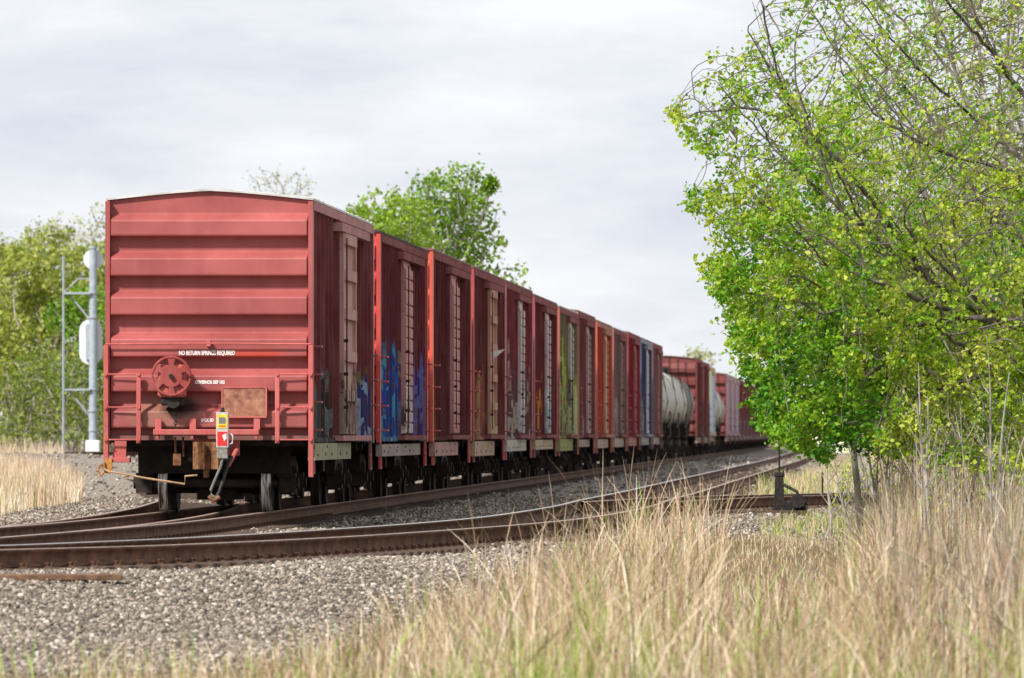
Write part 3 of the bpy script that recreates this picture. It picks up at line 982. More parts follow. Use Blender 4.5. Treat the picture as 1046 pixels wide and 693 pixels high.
b.box(E(108,0)[0], E(115,0)[0], -.2, -.12, E(0,483)[1], E(0,468)[1])
b.build('lever_bracket', M['orange'], car1)
b = MB()    # air hose with glad hand
def hz(l): return [(E(x,y)[0], d, E(x,y)[1]) for x, y, d in l]
b.tube(hz([(238,466,-.20), (234,474,-.24), (230,488,-.30), (225,503,-.34), (221,509,-.36), (217,508,-.37)]), [.03,.028,.024,.022,.024,.03], 8)
ah = b.build('air_hose', M['hose'], car1)
b = MB(); b.tube(hz([(243,458,-.14), (238,468,-.20), (234,476,-.24)]), [.035,.032,.030], 8)
b.build('hose_nipple', fit, ah)
b = MB(); b.tube(hz([(226,507,-.36), (220,511,-.38), (215,506,-.38)]), [.035,.04,.03], 8); b.build('glad_hand', M['rust'], ah)

# end-of-train marker, clamped on the coupler: a thing of its own
cs_, sn_ = math.cos(-math.atan(SL)), math.sin(-math.atan(SL))
ex, ez = E(230.8, 468)
eot = empty('end_of_train_marker', (train_x(127)+ex*cs_+.70*sn_*1, 127+ex*sn_-.70, ez), -math.atan(SL))
tag(eot, 'yellow and red end-of-train marker box clamped upright on the rear coupler', 'train marker')
px_ = 1/71.3
def eb(x0, x1, y0, y1, d0, d1, name, mat, bev=.008):
    return MB().bbox((x0-228.5)*px_, (x1-228.5)*px_, d0, d1, (468-y1)*px_, (468-y0)*px_, bev).build(name, mat, eot)
eb(222.3, 234.8, 421, 457, -.07, .07, 'casing', simple('marker_casing', (.42,.42,.40), .2, 20, .5))
eb(223.5, 233.6, 423, 437, -.075, -.068, 'yellow_panel', simple('marker_yellow', (.75,.50,.04), .15, 20, .5), .003)
eb(225, 232, 426, 432.5, -.079, -.074, 'screen', simple('marker_screen', (.16,.17,.17), .2, 20, .4), .002)
eb(225, 232, 434, 435.6, -.079, -.074, 'warning_stripe', simple('marker_orange', (.62,.13,.03), .2, 20, .5), .002)
rp_ = eb(223.5, 233.6, 440.5, 455, -.075, -.068, 'red_panel', simple('marker_red', (.72,.035,.035), .1, 20, .4), .003)
bb = MB(); bb.prism([(.0, .33), (.055, .36), (.062, .29), (.03, .25), (.018, .29)], -.080, -.0745, 'y'); bb.build('white_mark', M['white'], eot)
eb(223, 234, 457, 468, -.06, .06, 'clamp', simple('marker_clamp', (.20,.20,.17), .3, 20, .6))
MB().cyl((0, 0, 47*px_), .035, .07, 'z', 12, .022).build('antenna', M['iron'], eot)
MB().tube([(.09,-.02,.20), (.14,-.02,.22), (.15,-.02,.32), (.11,-.02,.36), (.07,-.02,.34)], .012, 6).build('handle', simple('marker_handle', (.6,.6,.58), .1, 9, .5), eot)
MB().tube([(0,-.02,0), (-.02,-.02,-.10), (-.10,.0,-.28), (-.17,.02,-.45), (-.16,.02,-.52), (-.10,.02,-.56)], .020, 8).build('marker_hose', M['hose_grey'], eot)

# white flap placard on the fourth car
pc = MB(); pc.prism([(1.56,2.84),(1.86,2.90),(1.70,2.76),(1.58,2.68)], 6.6, 6.62, 'y')
pc.build('placard', simple('white_flap', (.75,.75,.74), .05, 5, .6), cars[3])

# ------------------------------------------------------------------ tank cars
def tankcar(D, label, body_c, band_c):
    L = 15.2
    root = empty('tank_car', (train_x(D), D, 0), -math.atan(SL))
    tag(root, label, 'tank car', 'freight cars coupled in the train')
    n_ = 40
    prof = [(.75,.0),(.78,.45),(.9,.85),(1.08,1.12),(1.35,1.29),(1.6,1.33),(5.0,1.33),(5.02,1.345),(5.08,1.345),(5.1,1.33),(8,1.34),(8.02,1.355),(8.08,1.355),(8.1,1.34),(L-1.6,1.33),(L-1.35,1.29),(L-1.08,1.12),(L-.9,.85),(L-.78,.45),(L-.75,.0)]
    b = MB(); vs = []
    for (y, r) in prof:
        for k in range(n_):
            a = 2*PI*k/n_; vs.append((1.1*r*math.cos(a), y, 2.42+1.1*r*math.sin(a)))
    fs = [(i*n_+k, (i+1)*n_+k, (i+1)*n_+(k+1)%n_, i*n_+(k+1)%n_) for i in range(len(prof)-1) for k in range(n_)]
    b.add(vs, fs)
    nt_ = NT('tank_shell')
    v = nt_.coord(); z = nt_.sep(v)
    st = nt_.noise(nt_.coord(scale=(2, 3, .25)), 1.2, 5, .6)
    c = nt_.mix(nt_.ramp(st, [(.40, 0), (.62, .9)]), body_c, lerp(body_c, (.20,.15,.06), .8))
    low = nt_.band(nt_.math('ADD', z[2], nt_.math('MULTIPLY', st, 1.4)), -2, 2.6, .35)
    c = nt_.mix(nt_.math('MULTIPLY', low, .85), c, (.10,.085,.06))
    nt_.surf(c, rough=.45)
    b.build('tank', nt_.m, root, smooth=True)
    d = MB(); d.cyl((0, L/2, 3.80), .42, .32, 'z', 18); d.box(-1.2, 1.2, L/2-1.1, L/2+1.1, 3.90, 3.93)
    for x in (-1.2, 1.2):
        d.tube([(x, L/2-1.1, 3.93), (x, L/2-1.1, 4.35), (x, L/2+1.1, 4.35), (x, L/2+1.1, 3.93)], .02, 6)
        d.tube([(x, L/2-.3, 1.1), (x*1.25, L/2-.3, 2.4), (x, L/2-.3, 3.92)], .02, 6); d.tube([(x, L/2+.1, 1.1), (x*1.25, L/2+.1, 2.4), (x, L/2+.1, 3.92)], .02, 6)
    d.build('dome_platform', M['iron'], root)
    u = MB()
    u.box(-.3, .3, .1, L-.1, .72, 1.02); u.box(-1.35, 1.35, .1, .9, .95, 1.03); u.box(-1.35, 1.35, L-.9, L-.1, .95, 1.03)
    for y in (2.0, L-2.0):
        u.prism([(-1.2, 1.0), (1.2, 1.0), (1.3, 1.75), (.9, 1.35), (-.9, 1.35), (-1.3, 1.75)], y-.12, y+.12, 'y')
    u.build('underframe', M['dark'], root)
    rl = MB()
    for x in (-1.4, 1.4):
        for y in (.2, L-.2): rl.tube([(x, y, .6), (x, y, 2.0)], .02, 6)
        rl.tube([(x, .2, 2.0), (x, .9, 2.0)], .02, 6)
    for y in (.15, L-.15): rl.tube([(-1.4, y, 2.0), (1.4, y, 2.0)], .02, 6)
    rl.build('handrail', M['iron'], root)
    truck(2.0, root); truck(L-2.0, root); coupler(0.05, -1, root); coupler(L-.05, 1, root)
    return root
white_t = (.50,.485,.43)
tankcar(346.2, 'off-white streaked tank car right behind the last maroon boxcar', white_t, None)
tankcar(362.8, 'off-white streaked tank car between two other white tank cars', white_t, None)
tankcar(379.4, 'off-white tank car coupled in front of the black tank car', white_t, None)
tankcar(396, 'black tank car between the white tank cars and the tall red boxcar', (.045,.045,.048), None)
far = [
 (414.5, dict(label='tall dark red boxcar rising behind the black tank car', end=(.16,.03,.028), side=(.10,.022,.022), door=(.20,.07,.06), sill=(.30,.22,.18), H=4.62)),
 (432, dict(label='dark maroon boxcar right before the pale blue one', end=(.16,.03,.028), side=(.10,.022,.022), door=(.24,.09,.09), sill=(.28,.22,.18), H=4.6)),
 (449.5, dict(label='pale blue-white boxcar in front of the distant tank cars', end=(.60,.42,.12), side=(.50,.60,.68), door=(.62,.68,.72), sill=(.4,.34,.3), chord=(.62,.45,.16), rust=.15)),
]
for i, (d, c) in enumerate(far): boxcar(d, c, 41+i)
tankcar(467.5, 'distant whitish tank car just past the pale blue boxcar', white_t, None)
tankcar(484.5, 'distant grey tank car just before the pale pink boxcars', (.42,.41,.38), None)
pk = dict(label='distant pale pink graffiti-covered boxcar right behind the far tank cars', end=(.17,.03,.03), side=(.44,.34,.37), door=(.55,.44,.48), sill=(.3,.22,.2), chord=(.5,.36,.38))
c0 = boxcar(502, pk, 51)
c1 = copy_tree(c0); c1.location = (train_x(519.5), 519.5, 0); c1['label'] = 'distant pale pink boxcar, second one past the far tank cars'
c2 = copy_tree(c0); c2.location = (train_x(537), 537, 0); c2['label'] = 'distant pale pink boxcar, third one past the far tank cars'
fr = dict(label='x', end=(.17,.03,.03), side=(.09,.014,.017), door=(.26,.07,.075), sill=(.3,.22,.2), graf=[(1, 15, 2.3, [(.35,.30,.30), (.2,.06,.06), (.3,.26,.28), (.12,.04,.04)])])
r0 = boxcar(554.5, fr, 61)
ords = ['first', 'second', 'third', 'fourth', 'fifth', 'sixth', 'seventh', 'eighth', 'ninth', 'tenth', 'eleventh', 'twelfth', 'thirteenth']
r0['label'] = 'first far maroon boxcar past the pale pink ones'
for k in range(1, 13):
    c = copy_tree(r0); D = 554.5+17.4*k
    c.location = (train_x(D), D, 0); c['label'] = '%s far maroon boxcar past the pale pink ones' % ords[k]

# ------------------------------------------------------------------ small track-side things
p = MB().bbox(0, 1.25, -.10, .10, 0, .055, .008).build('plank', simple('old_plank', (.15,.085,.05), .4, 9, .9, bstr=.8))
p.location = (-4.9, 83.0, ground_z(-4, 83)+.03); p.rotation_euler = (.02, 0, .10)
tag(p, 'brown weathered plank lying on the gravel at the lower left', 'plank')
w = MB()
w.add([(0,0,0),(.09,.02,.03),(.16,-.01,.01),(.13,.06,.05),(.05,.07,.04),(.08,.04,.07)], [(0,1,5),(1,2,5),(2,3,5),(3,4,5),(4,0,5),(0,4,3,2,1)])
w = w.build('wrapper', simple('yellow_wrapper', (.70,.48,.06), .2, 20, .6))
w.location = (-2.48, 111.2, ground_z(-2.48, 111.2)+.05)
w.scale = (.55,.55,.6)
tag(w, 'crumpled yellow wrapper on the gravel mound beside the rail', 'litter')

# switch stand
SX, SD = P(796, 149), 149.0
gz = ground_z(SX, SD)
ss_ = empty('switch_stand', (SX, SD, gz))
tag(ss_, 'black iron switch stand with tall thin mast beside the spur track', 'switch stand')
zr = -gz
b = MB()
b.prism([(-.13,.02),(.13,.02),(.085,.12),(.07,.62),(-.07,.62),(-.085,.12)], -.1, .1, 'y'); b.bbox(-.085, .085, -.09, .09, .62, .70, .02)
b.build('housing', M['iron'], ss_)
b = MB(); b.tube([(0,0,.6),(0,0,1.95)], .017, 8); b.build('mast', M['iron'], ss_)
b = MB(); b.tube([(.05,-.15,.5),(.28,-.3,.38),(.40,-.3,.12)], .028, 8); b.cyl((.30,-.38,.22), .12, .14, 'y', 14)
b.bbox(.10, .45, -.25, .2, .02, .22, .03); b.build('lever', M['iron'], ss_)
for y_ in (-.3, .3):
    b = MB(); b.bbox(-1.0, .5, y_-.12, y_+.12, -.14, .06, .012); b.build('head_block', M['tie'], ss_)
b = MB(); b.tube([(0,0,0),(0,0,.62)], .022, 6); po = b.build('post', M['iron'])
po.location = (P(840, 168), 168, ground_z(P(840,168), 168)); tag(po, 'thin dark metal post between the spur track and the bushes', 'post')

# signal mast
GX, GD = P(95, 318), 318.0
gs = empty('signal_mast', (GX, GD, ground_z(GX, GD)))
tag(gs, 'grey railway signal mast seen from behind with round backings and ladder', 'signal')
k_ = 1/28.3
def gx(x): return (x-95)*k_
zb0 = CAMZ-ground_z(GX, GD)
def gzz(y): return (443-y)*k_ + zb0
b = MB(); b.cyl((0,0,0), .15, gzz(255), 'z', 14, .13); b.cyl((0,0,gzz(255)), .16, .08, 'z', 14)
for yy in (300, 325, 398, 420, 440): b.cyl((0,0,gzz(yy)-.03), .18, .07, 'z', 14)
b.build('mast', M['signal'], gs)
b = MB(); b.bbox(-.26,.26,-.22,.26, 0, gzz(450), .04); b.build('junction_box', M['signal_white'], gs)
b = MB()
ov = []
for i in range(32):
    a = 2*PI*i/32; ov.append((gx(92.5)+.42*math.cos(a), gzz(350)+.42*math.sin(a)+(.40 if math.sin(a) > 0 else -.40)))
b.prism(ov, .20, .23, 'y'); b.build('oval_backing', M['signal_white'], gs)
b = MB()
for dz in (-.5, 0, .5): b.cyl((gx(92.5), .23, gzz(350)+dz), .12, .2, 'y', 14)
b.bbox(gx(92.5)-.18, gx(92.5)+.18, .0, .2, gzz(350)-.65, gzz(350)+.65, .02); b.build('lamp_unit', M['signal'], gs)
b = MB(); b.prism([(.36*math.cos(a), gzz(266)+.36*math.sin(a)) for a in np.linspace(0,2*PI,28,endpoint=False)], .20, .23, 'y'); b.build('round_backing', M['signal_white'], gs)
for yy in (300, 398):
    b = MB()
    b.box(gx(66), gx(93), -.25, .25, gzz(yy+1.5), gzz(yy-.5))
    b.tube([(gx(70), 0, gzz(yy+.5)), (gx(92), 0, gzz(yy+28))], .035, 6)
    b.build('bracket', M['signal'], gs)
b = MB()
for yv in (-.2, .2): b.tube([(gx(65), yv, 0), (gx(65), yv, gzz(263))], .035, 6)
for i in range(22): b.tube([(gx(65), -.2, .3+i*.33), (gx(65), .2, .3+i*.33)], .02, 5)
b.tube([(gx(65),0,gzz(300)),(gx(80),0,gzz(300)+.5),(gx(92),0,gzz(300)+.5)], .02, 5)
b.build('ladder', M['signal'], gs)

# pale shed far right behind the leaves
HX, HD = P(836, 620), 620.0
sh = empty('shed', (HX, HD, ground_z(HX, HD)), 0)
tag(sh, 'pale cream shed far beyond the end of the train', 'shed')
cream = simple('cream_siding', (.72,.72,.55), .04, 1.2, .8)
b = MB(); b.box(-2.2, 2.2, 0, 5, 0, 2.5); b.prism([(-2.2,2.5),(2.2,2.5),(0,3.4)], .02, 4.98, 'y'); b.build('wall', cream, sh)
b = MB(); b.prism([(-2.4,2.40),(0,3.40),(2.4,2.40),(2.4,2.50),(0,3.52),(-2.4,2.50)], -.2, 5.2, 'y'); b.build('roof', simple('shed_roof', (.35,.34,.32), .2, 3, .7), sh)
b = MB(); b.box(.2, 1.2, -.05, -.0, 0, 2.0); b.build('door', simple('shed_door', (.30,.33,.33), .2, 3, .7), sh)

# ------------------------------------------------------------------ vegetation
def leaf_mat(name, stops, trans=.35, rough=.5):
    n = NT(name)
    at = n.n('ShaderNodeAttribute'); at.attribute_name = 'tint'
    c = n.ramp(at.outputs['Fac'], stops)
    p = n.n('ShaderNodeBsdfPrincipled'); n.l(c, p.inputs['Base Color']); p.inputs['Roughness'].default_value = rough
    p.inputs['Specular IOR Level'].default_value = .3
    t = n.n('ShaderNodeBsdfTranslucent')
    m2 = n.mix(1.0, c, (1.25, 1.2, .7), 'MULTIPLY'); n.l(m2, t.inputs[0])
    ms = n.n('ShaderNodeMixShader'); ms.inputs[0].default_value = trans
    n.l(p.outputs[0], ms.inputs[1]); n.l(t.outputs[0], ms.inputs[2]); n.l(ms.outputs[0], n.out.inputs[0])
    return n.m
M['leaf_fresh'] = leaf_mat('leaf_fresh', [(0, (.03,.12,.006)), (.35, (.11,.31,.012)), (.7, (.32,.45,.025)), (1, (.56,.60,.10))], .4)
M['leaf_deep'] = leaf_mat('leaf_deep', [(0, (.06,.15,.012)), (.5, (.14,.29,.018)), (1, (.28,.42,.04))], .4)
M['leaf_yellow'] = leaf_mat('leaf_yellow', [(0, (.10,.16,.03)), (.5, (.27,.34,.05)), (1, (.48,.50,.13))], .4)
M['leaf_pale'] = leaf_mat('leaf_pale', [(0, (.26,.30,.14)), (1, (.48,.50,.30))], .3)
M['bark'] = simple('bark', (.085,.068,.055), .4, 5, .9, bstr=.6, second=(.20,.175,.15))
M['bark_pale'] = simple('bark_pale', (.30,.27,.24), .3, 7, .9, second=(.42,.39,.35))

def colonize(seeds, parents, attr, step, infl, kill, iters):
    nodes = [np.array(s) for s in seeds]; par = list(parents)
    A = np.array(attr)
    alive = np.ones(len(A), bool)
    for it in range(iters):
        kd = KDTree(len(nodes))
        for i, q in enumerate(nodes): kd.insert(q, i)
        kd.balance()
        acc = {}
        for ai in np.nonzero(alive)[0]:
            co, i, d = kd.find(A[ai])
            if d < kill: alive[ai] = False; continue
            if d > infl: continue
            v = (A[ai]-nodes[i])/max(d, 1e-6)
            if i in acc: acc[i] += v
            else: acc[i] = v
        if not acc: break
        n0 = len(nodes)
        for i, v in acc.items():
            l = np.linalg.norm(v)
            if l < .05: continue
            v = v/l + RNG.normal(0, .10, 3)
            if par[i] >= 0:
                pv = nodes[i]-nodes[par[i]]; pl_ = np.linalg.norm(pv)
                if pl_ > 1e-6: v += .7*pv/pl_; v /= np.linalg.norm(v)
            nodes.append(nodes[i]+v*step); par.append(i)
        if len(nodes) > 45000: break
    return np.array(nodes), np.array(par)

def radii(nodes, par, tip=.004, expo=2.3, rmax=.3):
    r = np.zeros(len(nodes)); 
    for i in range(len(nodes)-1, -1, -1):
        r[i] = max(r[i]**(1/expo) if r[i] > 0 else 0, tip)
        if par[i] >= 0: r[par[i]] += r[i]**expo
    return np.minimum(r, rmax)

def limb_mesh(nodes, par, r, mat, parent, name='branches', sides=5, clampfac=1.6):
    idx = np.nonzero(par >= 0)[0]
    a = nodes[par[idx]]; b = nodes[idx]
    rb = r[idx]; ra = np.minimum(r[par[idx]], rb*clampfac)
    d = b-a; L = np.linalg.norm(d, axis=1); L[L == 0] = 1e-6; d = d/L[:,None]
    up = np.tile([.01,.02,1.], (len(d),1)); up[np.abs(d[:,2]) > .95] = [1,0,.02]
    u = np.cross(d, up); u /= np.linalg.norm(u, axis=1)[:,None]; w = np.cross(u, d)
    ang = np.arange(sides)*2*PI/sides
    ring = u[:,None,:]*np.cos(ang)[None,:,None] + w[:,None,:]*np.sin(ang)[None,:,None]
    VA = a[:,None,:]+ring*ra[:,None,None]; VB = b[:,None,:]+d[:,None,:]*(rb*.3)[:,None,None]+ring*rb[:,None,None]
    V = np.concatenate([VA, VB], 1).reshape(-1, 3)
    base = (np.arange(len(idx))*2*sides)[:,None]
    k = np.arange(sides); k2 = (k+1) % sides
    Fc = np.stack([base+k, base+k2, base+sides+k2, base+sides+k], -1).reshape(-1, 4)
    return np_mesh(name, V, Fc, mat, parent)

def leaves(pts, size, mat, parent, tint, name='leaves', droop=.3, spread=.06):
    """pts (n,3): every point becomes one folded leaf of two quads"""
    n_ = len(pts)
    a = RNG.random(n_)*2*PI; e = RNG.normal(-droop, .55, n_)
    d = np.c_[np.cos(a)*np.cos(e), np.sin(a)*np.cos(e), np.sin(e)]
    s = np.cross(d, RNG.normal(0, 1, (n_,3))); s /= np.linalg.norm(s, axis=1)[:,None]
    nn_ = np.cross(s, d)
    sz = size*(.55+.8*RNG.random(n_))
    p0 = pts+RNG.normal(0, spread, (n_,3))
    w = .36*sz; q = sz[:,None]
    vs = np.stack([p0, p0+d*q*.5+s*w[:,None]+nn_*q*.12, p0+d*q-nn_*q*.08, p0+d*q*.5-s*w[:,None]+nn_*q*.12], 1)
    Fc = np.array([[0,1,2],[0,2,3]])[None]+(np.arange(n_)*4)[:,None,None]
    return np_mesh(name, vs.reshape(-1,3), Fc.reshape(-1,3), mat, parent, tint=np.repeat(np.clip(tint, 0, 1), 4))

def world_pts(px, py, D):
    return np.c_[(px-523)/F*D, D, CAMZ+(HOR-py)/F*D]

# ---- the big leaning tree at the right
TD = 112.0
def WP(x, y, dd=0): 
    D = TD+dd; return np.array([(x-523)/F*D, D, CAMZ+(HOR-y)/F*D])
limbs = [
 [(1092,577,0),(1088,480,0),(1080,400,0),(1084,330,0),(1094,240,.3),(1100,150,.6),(1104,40,.8),(1110,-60,1)],
 [(1080,350,0),(1046,328,-.4),(991,326,-.9),(924,332,-1.3),(890,311,-1.5),(841,320,-1.8),(790,300,-2)],
 [(1070,340,.2),(1002,322,.4),(969,296,.7),(942,276,.9),(912,266,.9),(865,252,1.1),(825,244,1.2),(791,225,1.4),(745,200,1.6)],
 [(1090,210,.3),(1046,187,.2),(1020,172,0),(971,159,-.3),(937,144,-.5),(892,116,-.8),(862,75,-1),(850,30,-1)],
 [(1098,200,.5),(1046,165,1.2),(997,120,1.6),(971,71,2),(945,45,2.2),(900,0,2.5),(880,-40,2.6)],
 [(1102,130,.6),(1046,97,0),(1010,50,-.5),(967,0,-1),(940,-40,-1.2)],
 [(1082,390,0),(1046,377,-.7),(1006,382,-1.1),(972,394,-1.4),(935,405,-1.6),(890,437,-1.8)],
 [(1020,325,.3),(960,352,1),(905,372,1.3),(860,400,1.1),(825,430,1)],
 [(1002,322,.4),(930,270,-.6),(860,215,-1.2),(800,160,-1.5),(752,110,-1.6),(725,75,-1.7)],
 [(969,296,.7),(900,225,1.8),(840,160,2.3),(790,90,2.5),(765,50,2.6)],
 [(991,326,-.9),(900,290,-2.4),(820,262,-3),(760,230,-3.2),(715,205,-3.3)],
 [(924,332,-1.3),(860,345,-.4),(800,345,.2),(755,345,.5)],
 [(942,276,.9),(880,190,0),(820,125,-.2),(765,110,-.3),(700,115,-.4)],
 [(1088,300,0),(1040,240,1.6),(1000,200,2.4),(950,120,3),(900,60,3.2),(850,10,3.2)],
]
seeds = []; par = []
def add_limb(pl, first_parent=-1):
    prev = first_parent
    p = np.array([WP(*q) for q in pl])
    for i in range(len(p)-1):
        L = np.linalg.norm(p[i+1]-p[i]); m = max(1, int(L/.13))
        for t in range(m):
            q = p[i]+(p[i+1]-p[i])*t/m + RNG.normal(0, .012, 3)
            seeds.append(q); par.append(prev); prev = len(seeds)-1
add_limb(limbs[0])
for l in limbs[1:]:
    q = WP(*l[0]); dd = [np.linalg.norm(s-q) for s in seeds]
    add_limb(l, int(np.argmin(dd)))
n_main = len(seeds)
for l in ([(800,160,-1.5),(762,105,-1.4),(735,68,-1.4)], [(860,215,-1.2),(800,95,-1),(762,20,-1)], [(840,160,2.3),(795,70,2.2),(770,-5,2.2)], [(752,140,-.4),(712,100,-.3),(703,60,-.3)], [(900,120,-.8),(840,30,-.8),(805,-30,-.8)]):
    q = WP(*l[0]); dd = [np.linalg.norm(s_-q) for s_ in seeds[:n_main]]
    add_limb(l, int(np.argmin(dd)))
for k in range(70):
    i0 = RNG.integers(0, n_main); p0 = seeds[i0]
    x0 = 523+p0[0]/p0[1]*F; y0 = HOR-(p0[2]-CAMZ)/p0[1]*F
    if x0 > 1075 or y0 > 420: continue
    L = 70+150*RNG.random(); an = math.radians(RNG.uniform(28, 72)); bend = RNG.uniform(-.15, .25)
    dz_ = RNG.normal(0, 1.0); pl = []
    for t in np.linspace(0, 1, 5):
        a_ = an+bend*t; pl.append((x0-L*t*math.cos(a_), y0-L*t*math.sin(a_), p0[1]-TD+dz_*t))
    if pl[-1][0] < 725: continue
    add_limb(pl, int(i0))
crown = [(795,-40),(790,0),(808,35),(770,40),(735,55),(716,66),(722,95),(684,103),(672,118),(700,135),(716,160),(735,178),(690,196),(700,212),(722,222),(738,250),(716,268),(722,292),(745,322),(738,348),(768,352),(752,372),(770,395),(765,418),(782,440),(800,452),(820,470),(842,474),(858,452),(880,440),(905,465),(950,470),(1000,478),(1046,490),(1130,500),(1130,-60)]
n_ = 34000
ax = 660+RNG.random(n_)*470; ay = -50+RNG.random(n_)*540
ok = in_poly(ax, ay, crown)
ax, ay = ax[ok], ay[ok]
cl = np.sin(ax*.045+1.3)*np.sin(ay*.052+.6)+.5*np.sin(ax*.11+ay*.07)
thin = (ax < 800)
ok = (RNG.random(len(ax)) < np.where(cl > -.25, 1, .35)) & ~((ax > 800) & (ax < 1130) & (RNG.random(len(ax)) < .25)) & (RNG.random(len(ax)) < .45+.55*np.clip((ay-20)/200, 0, 1))
ax, ay = ax[ok], ay[ok]
dep = RNG.normal(0, 1.9, len(ax)); dep = np.clip(dep, -4, 4)*np.clip((ax-640)/170, .45, 1)
att = np.array([WP(x, y, d) for x, y, d in zip(ax, ay, dep)])
nodes, par_ = colonize(seeds, par, att, .12, 1.2, .17, 46)
rr = radii(nodes, par_, .0036, 2.35, .14)
rt = empty('leafy_tree', (WP(1092,577)[0], TD, ground_z(WP(1092,577)[0], TD)))
tag(rt, 'large fresh green tree leaning in from the right over the track', 'tree')
org = np.array(rt.location)
limb_mesh(nodes-org, par_, rr, M['bark'], rt, 'branches')
haschild = np.zeros(len(nodes), bool); haschild[par_[par_ >= 0]] = True
thin_n = np.nonzero((rr < .0125) & (np.arange(len(nodes)) >= n_main))[0]
def topx(P3):
    return 523+P3[:,0]/P3[:,1]*F, HOR-(P3[:,2]-CAMZ)/P3[:,1]*F
lx, ly = topx(nodes[thin_n])
tip = ~haschild[thin_n]
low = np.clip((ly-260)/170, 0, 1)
right = np.clip((lx-850)/150, 0, 1)
nzv = np.sin(lx*.031+1.1*np.sin(ly*.023))*np.sin(ly*.036+lx*.011)
gate = (RNG.random(len(lx)) < .6)*1.7
dens = gate*(5.0+tip*3.6)*(1+.55*nzv)*np.where(lx > 712, .30+.70*np.clip((ly-40)/300, 0, 1), 1)*np.where((lx > 880) & (ly < 330), .75, 1)+low*6.0*(lx < 900)*(lx > 740) - right*(1-low)*2.6 - 1.4*np.clip((150-ly)/150, 0, 1)
dens = np.where((ly > 385) & (lx > 885), dens*.5, dens)
dens = np.clip(dens, .0, 22)
cen = np.where(tip, RNG.random(len(lx)) < .86, RNG.random(len(lx)) < .17+.16*np.clip((ly-150)/150, 0, 1))
cnt = RNG.poisson(np.where(cen, np.clip(dens*np.where(tip, 1.5, 2.2)+1.5, 0, 26)*(1+.35*np.clip((ly-150)/120, 0, 1)), dens*.14))
lp = np.repeat(nodes[thin_n], cnt, 0)
cj = np.repeat(RNG.normal(0, .13, len(cnt)), cnt)
lxx, lyy = np.repeat(lx, cnt), np.repeat(ly, cnt)
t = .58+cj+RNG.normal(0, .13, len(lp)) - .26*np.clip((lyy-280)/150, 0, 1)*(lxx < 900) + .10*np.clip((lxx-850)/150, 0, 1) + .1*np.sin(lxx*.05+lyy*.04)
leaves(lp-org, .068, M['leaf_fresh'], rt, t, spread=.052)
print('big tree nodes', len(nodes), 'leaves', len(lp))

# ---- generic trees
def make_tree(name, label, cat, X, D, H, R, mat, bark, nattr=700, leaf=.16, lpn=3.0, z0=None, step=.3, group=None, crown0=.3, tint=(.5,.2), stems=1, blobs=7, tiponly=False, tipr=.012, lean=(0,0)):
    global RNG
    RNG = np.random.default_rng(zlib.crc32(label.encode())+1)
    z0 = ground_z(X, D) if z0 is None else z0
    root = empty(name, (X, D, z0)); tag(root, label, cat, group)
    cs = []
    for k in range(blobs):
        a = RNG.random()*2*PI; h = crown0+.12+(1-crown0-.24)*RNG.random()
        rr_ = R*(.15+.55*RNG.random())*(1-.5*abs(h-.6))
        cs.append((rr_*math.cos(a)+lean[0]*h, rr_*math.sin(a)+lean[1]*h, h*H, R*(.34+.28*RNG.random())))
    A = []
    while len(A) < nattr:
        c = cs[RNG.integers(len(cs))]
        v = RNG.normal(0, 1, 3); v /= np.linalg.norm(v); v *= c[3]*RNG.random()**.45
        q = np.array([c[0]+v[0], c[1]+v[1], c[2]+v[2]*.9])
        if q[2] > H*crown0*.6: A.append(q)
    sd = []; pr = []
    for st in range(stems):
        prev = -1
        bx_, by_ = 0, 0
        dx, dy = RNG.normal(0, .05 if stems == 1 else .12, 2)*H
        m = int(H*.6/step)
        if st: prev = 0
        for i in range(1 if st else 0, m):
            t_ = i/m
            sd.append(np.array([bx_+(dx+lean[0]*.5)*t_, by_+(dy+lean[1]*.5)*t_, t_*H*.6])+RNG.normal(0, .02, 3)*(i > 0)); pr.append(prev); prev = len(sd)-1
    nd, pp = colonize(sd, pr, A, step, step*9, step*1.25, 45)
    r_ = radii(nd, pp, tipr, 2.3, H*.025)
    limb_mesh(nd, pp, r_, bark, root, 'trunk', 5)
    hc = np.zeros(len(nd), bool); hc[pp[pp >= 0]] = True
    sel = np.nonzero((r_ < tipr*(1.2 if tiponly else 2.3)) & (np.arange(len(nd)) >= len(sd)))[0]
    if lpn > 0:
        c_ = RNG.poisson(lpn*(1+1.2*(~hc[sel])))
        L_ = np.repeat(nd[sel], c_, 0)
        tt = tint[0]+RNG.normal(0, tint[1], len(L_))+.12*np.sin(L_[:,0]*1.7+L_[:,2]*1.3)
        leaves(L_, leaf, mat, root, tt, 'crown', spread=step*.55)
    return root

# pair of trees behind the train
g_mid = None
make_tree('leafy_tree', 'bright green tree behind the train, its crown touching the first boxcar roof', 'tree', P(374,300), 300, 11.0, 3.2, M['leaf_deep'], M['bark_pale'], 1800, .17, 6, step=.22, crown0=.35, blobs=9, tint=(.9,.2))
make_tree('leafy_tree', 'taller green tree behind the train with an airy right side', 'tree', P(450,306), 306, 11.2, 2.8, M['leaf_deep'], M['bark_pale'], 1900, .17, 5, step=.22, crown0=.35, blobs=12, tint=(.65,.22), lean=(.6,0))
make_tree('small_tree', 'low green sprig of a tree just above the fifth boxcar roof', 'tree', P(514,312), 312, 6.9, .9, M['leaf_deep'], M['bark_pale'], 160, .16, 4.0, step=.2, crown0=.55, blobs=4, tint=(.5,.2))
make_tree('thin_tree', 'pale sparse treetop just above the rearmost boxcar roof', 'tree', P(294,430), 430, 16.2, 2.2, M['leaf_pale'], M['bark_pale'], 800, .14, 2.0, step=.3, crown0=.5, tint=(.5,.2), z0=0)
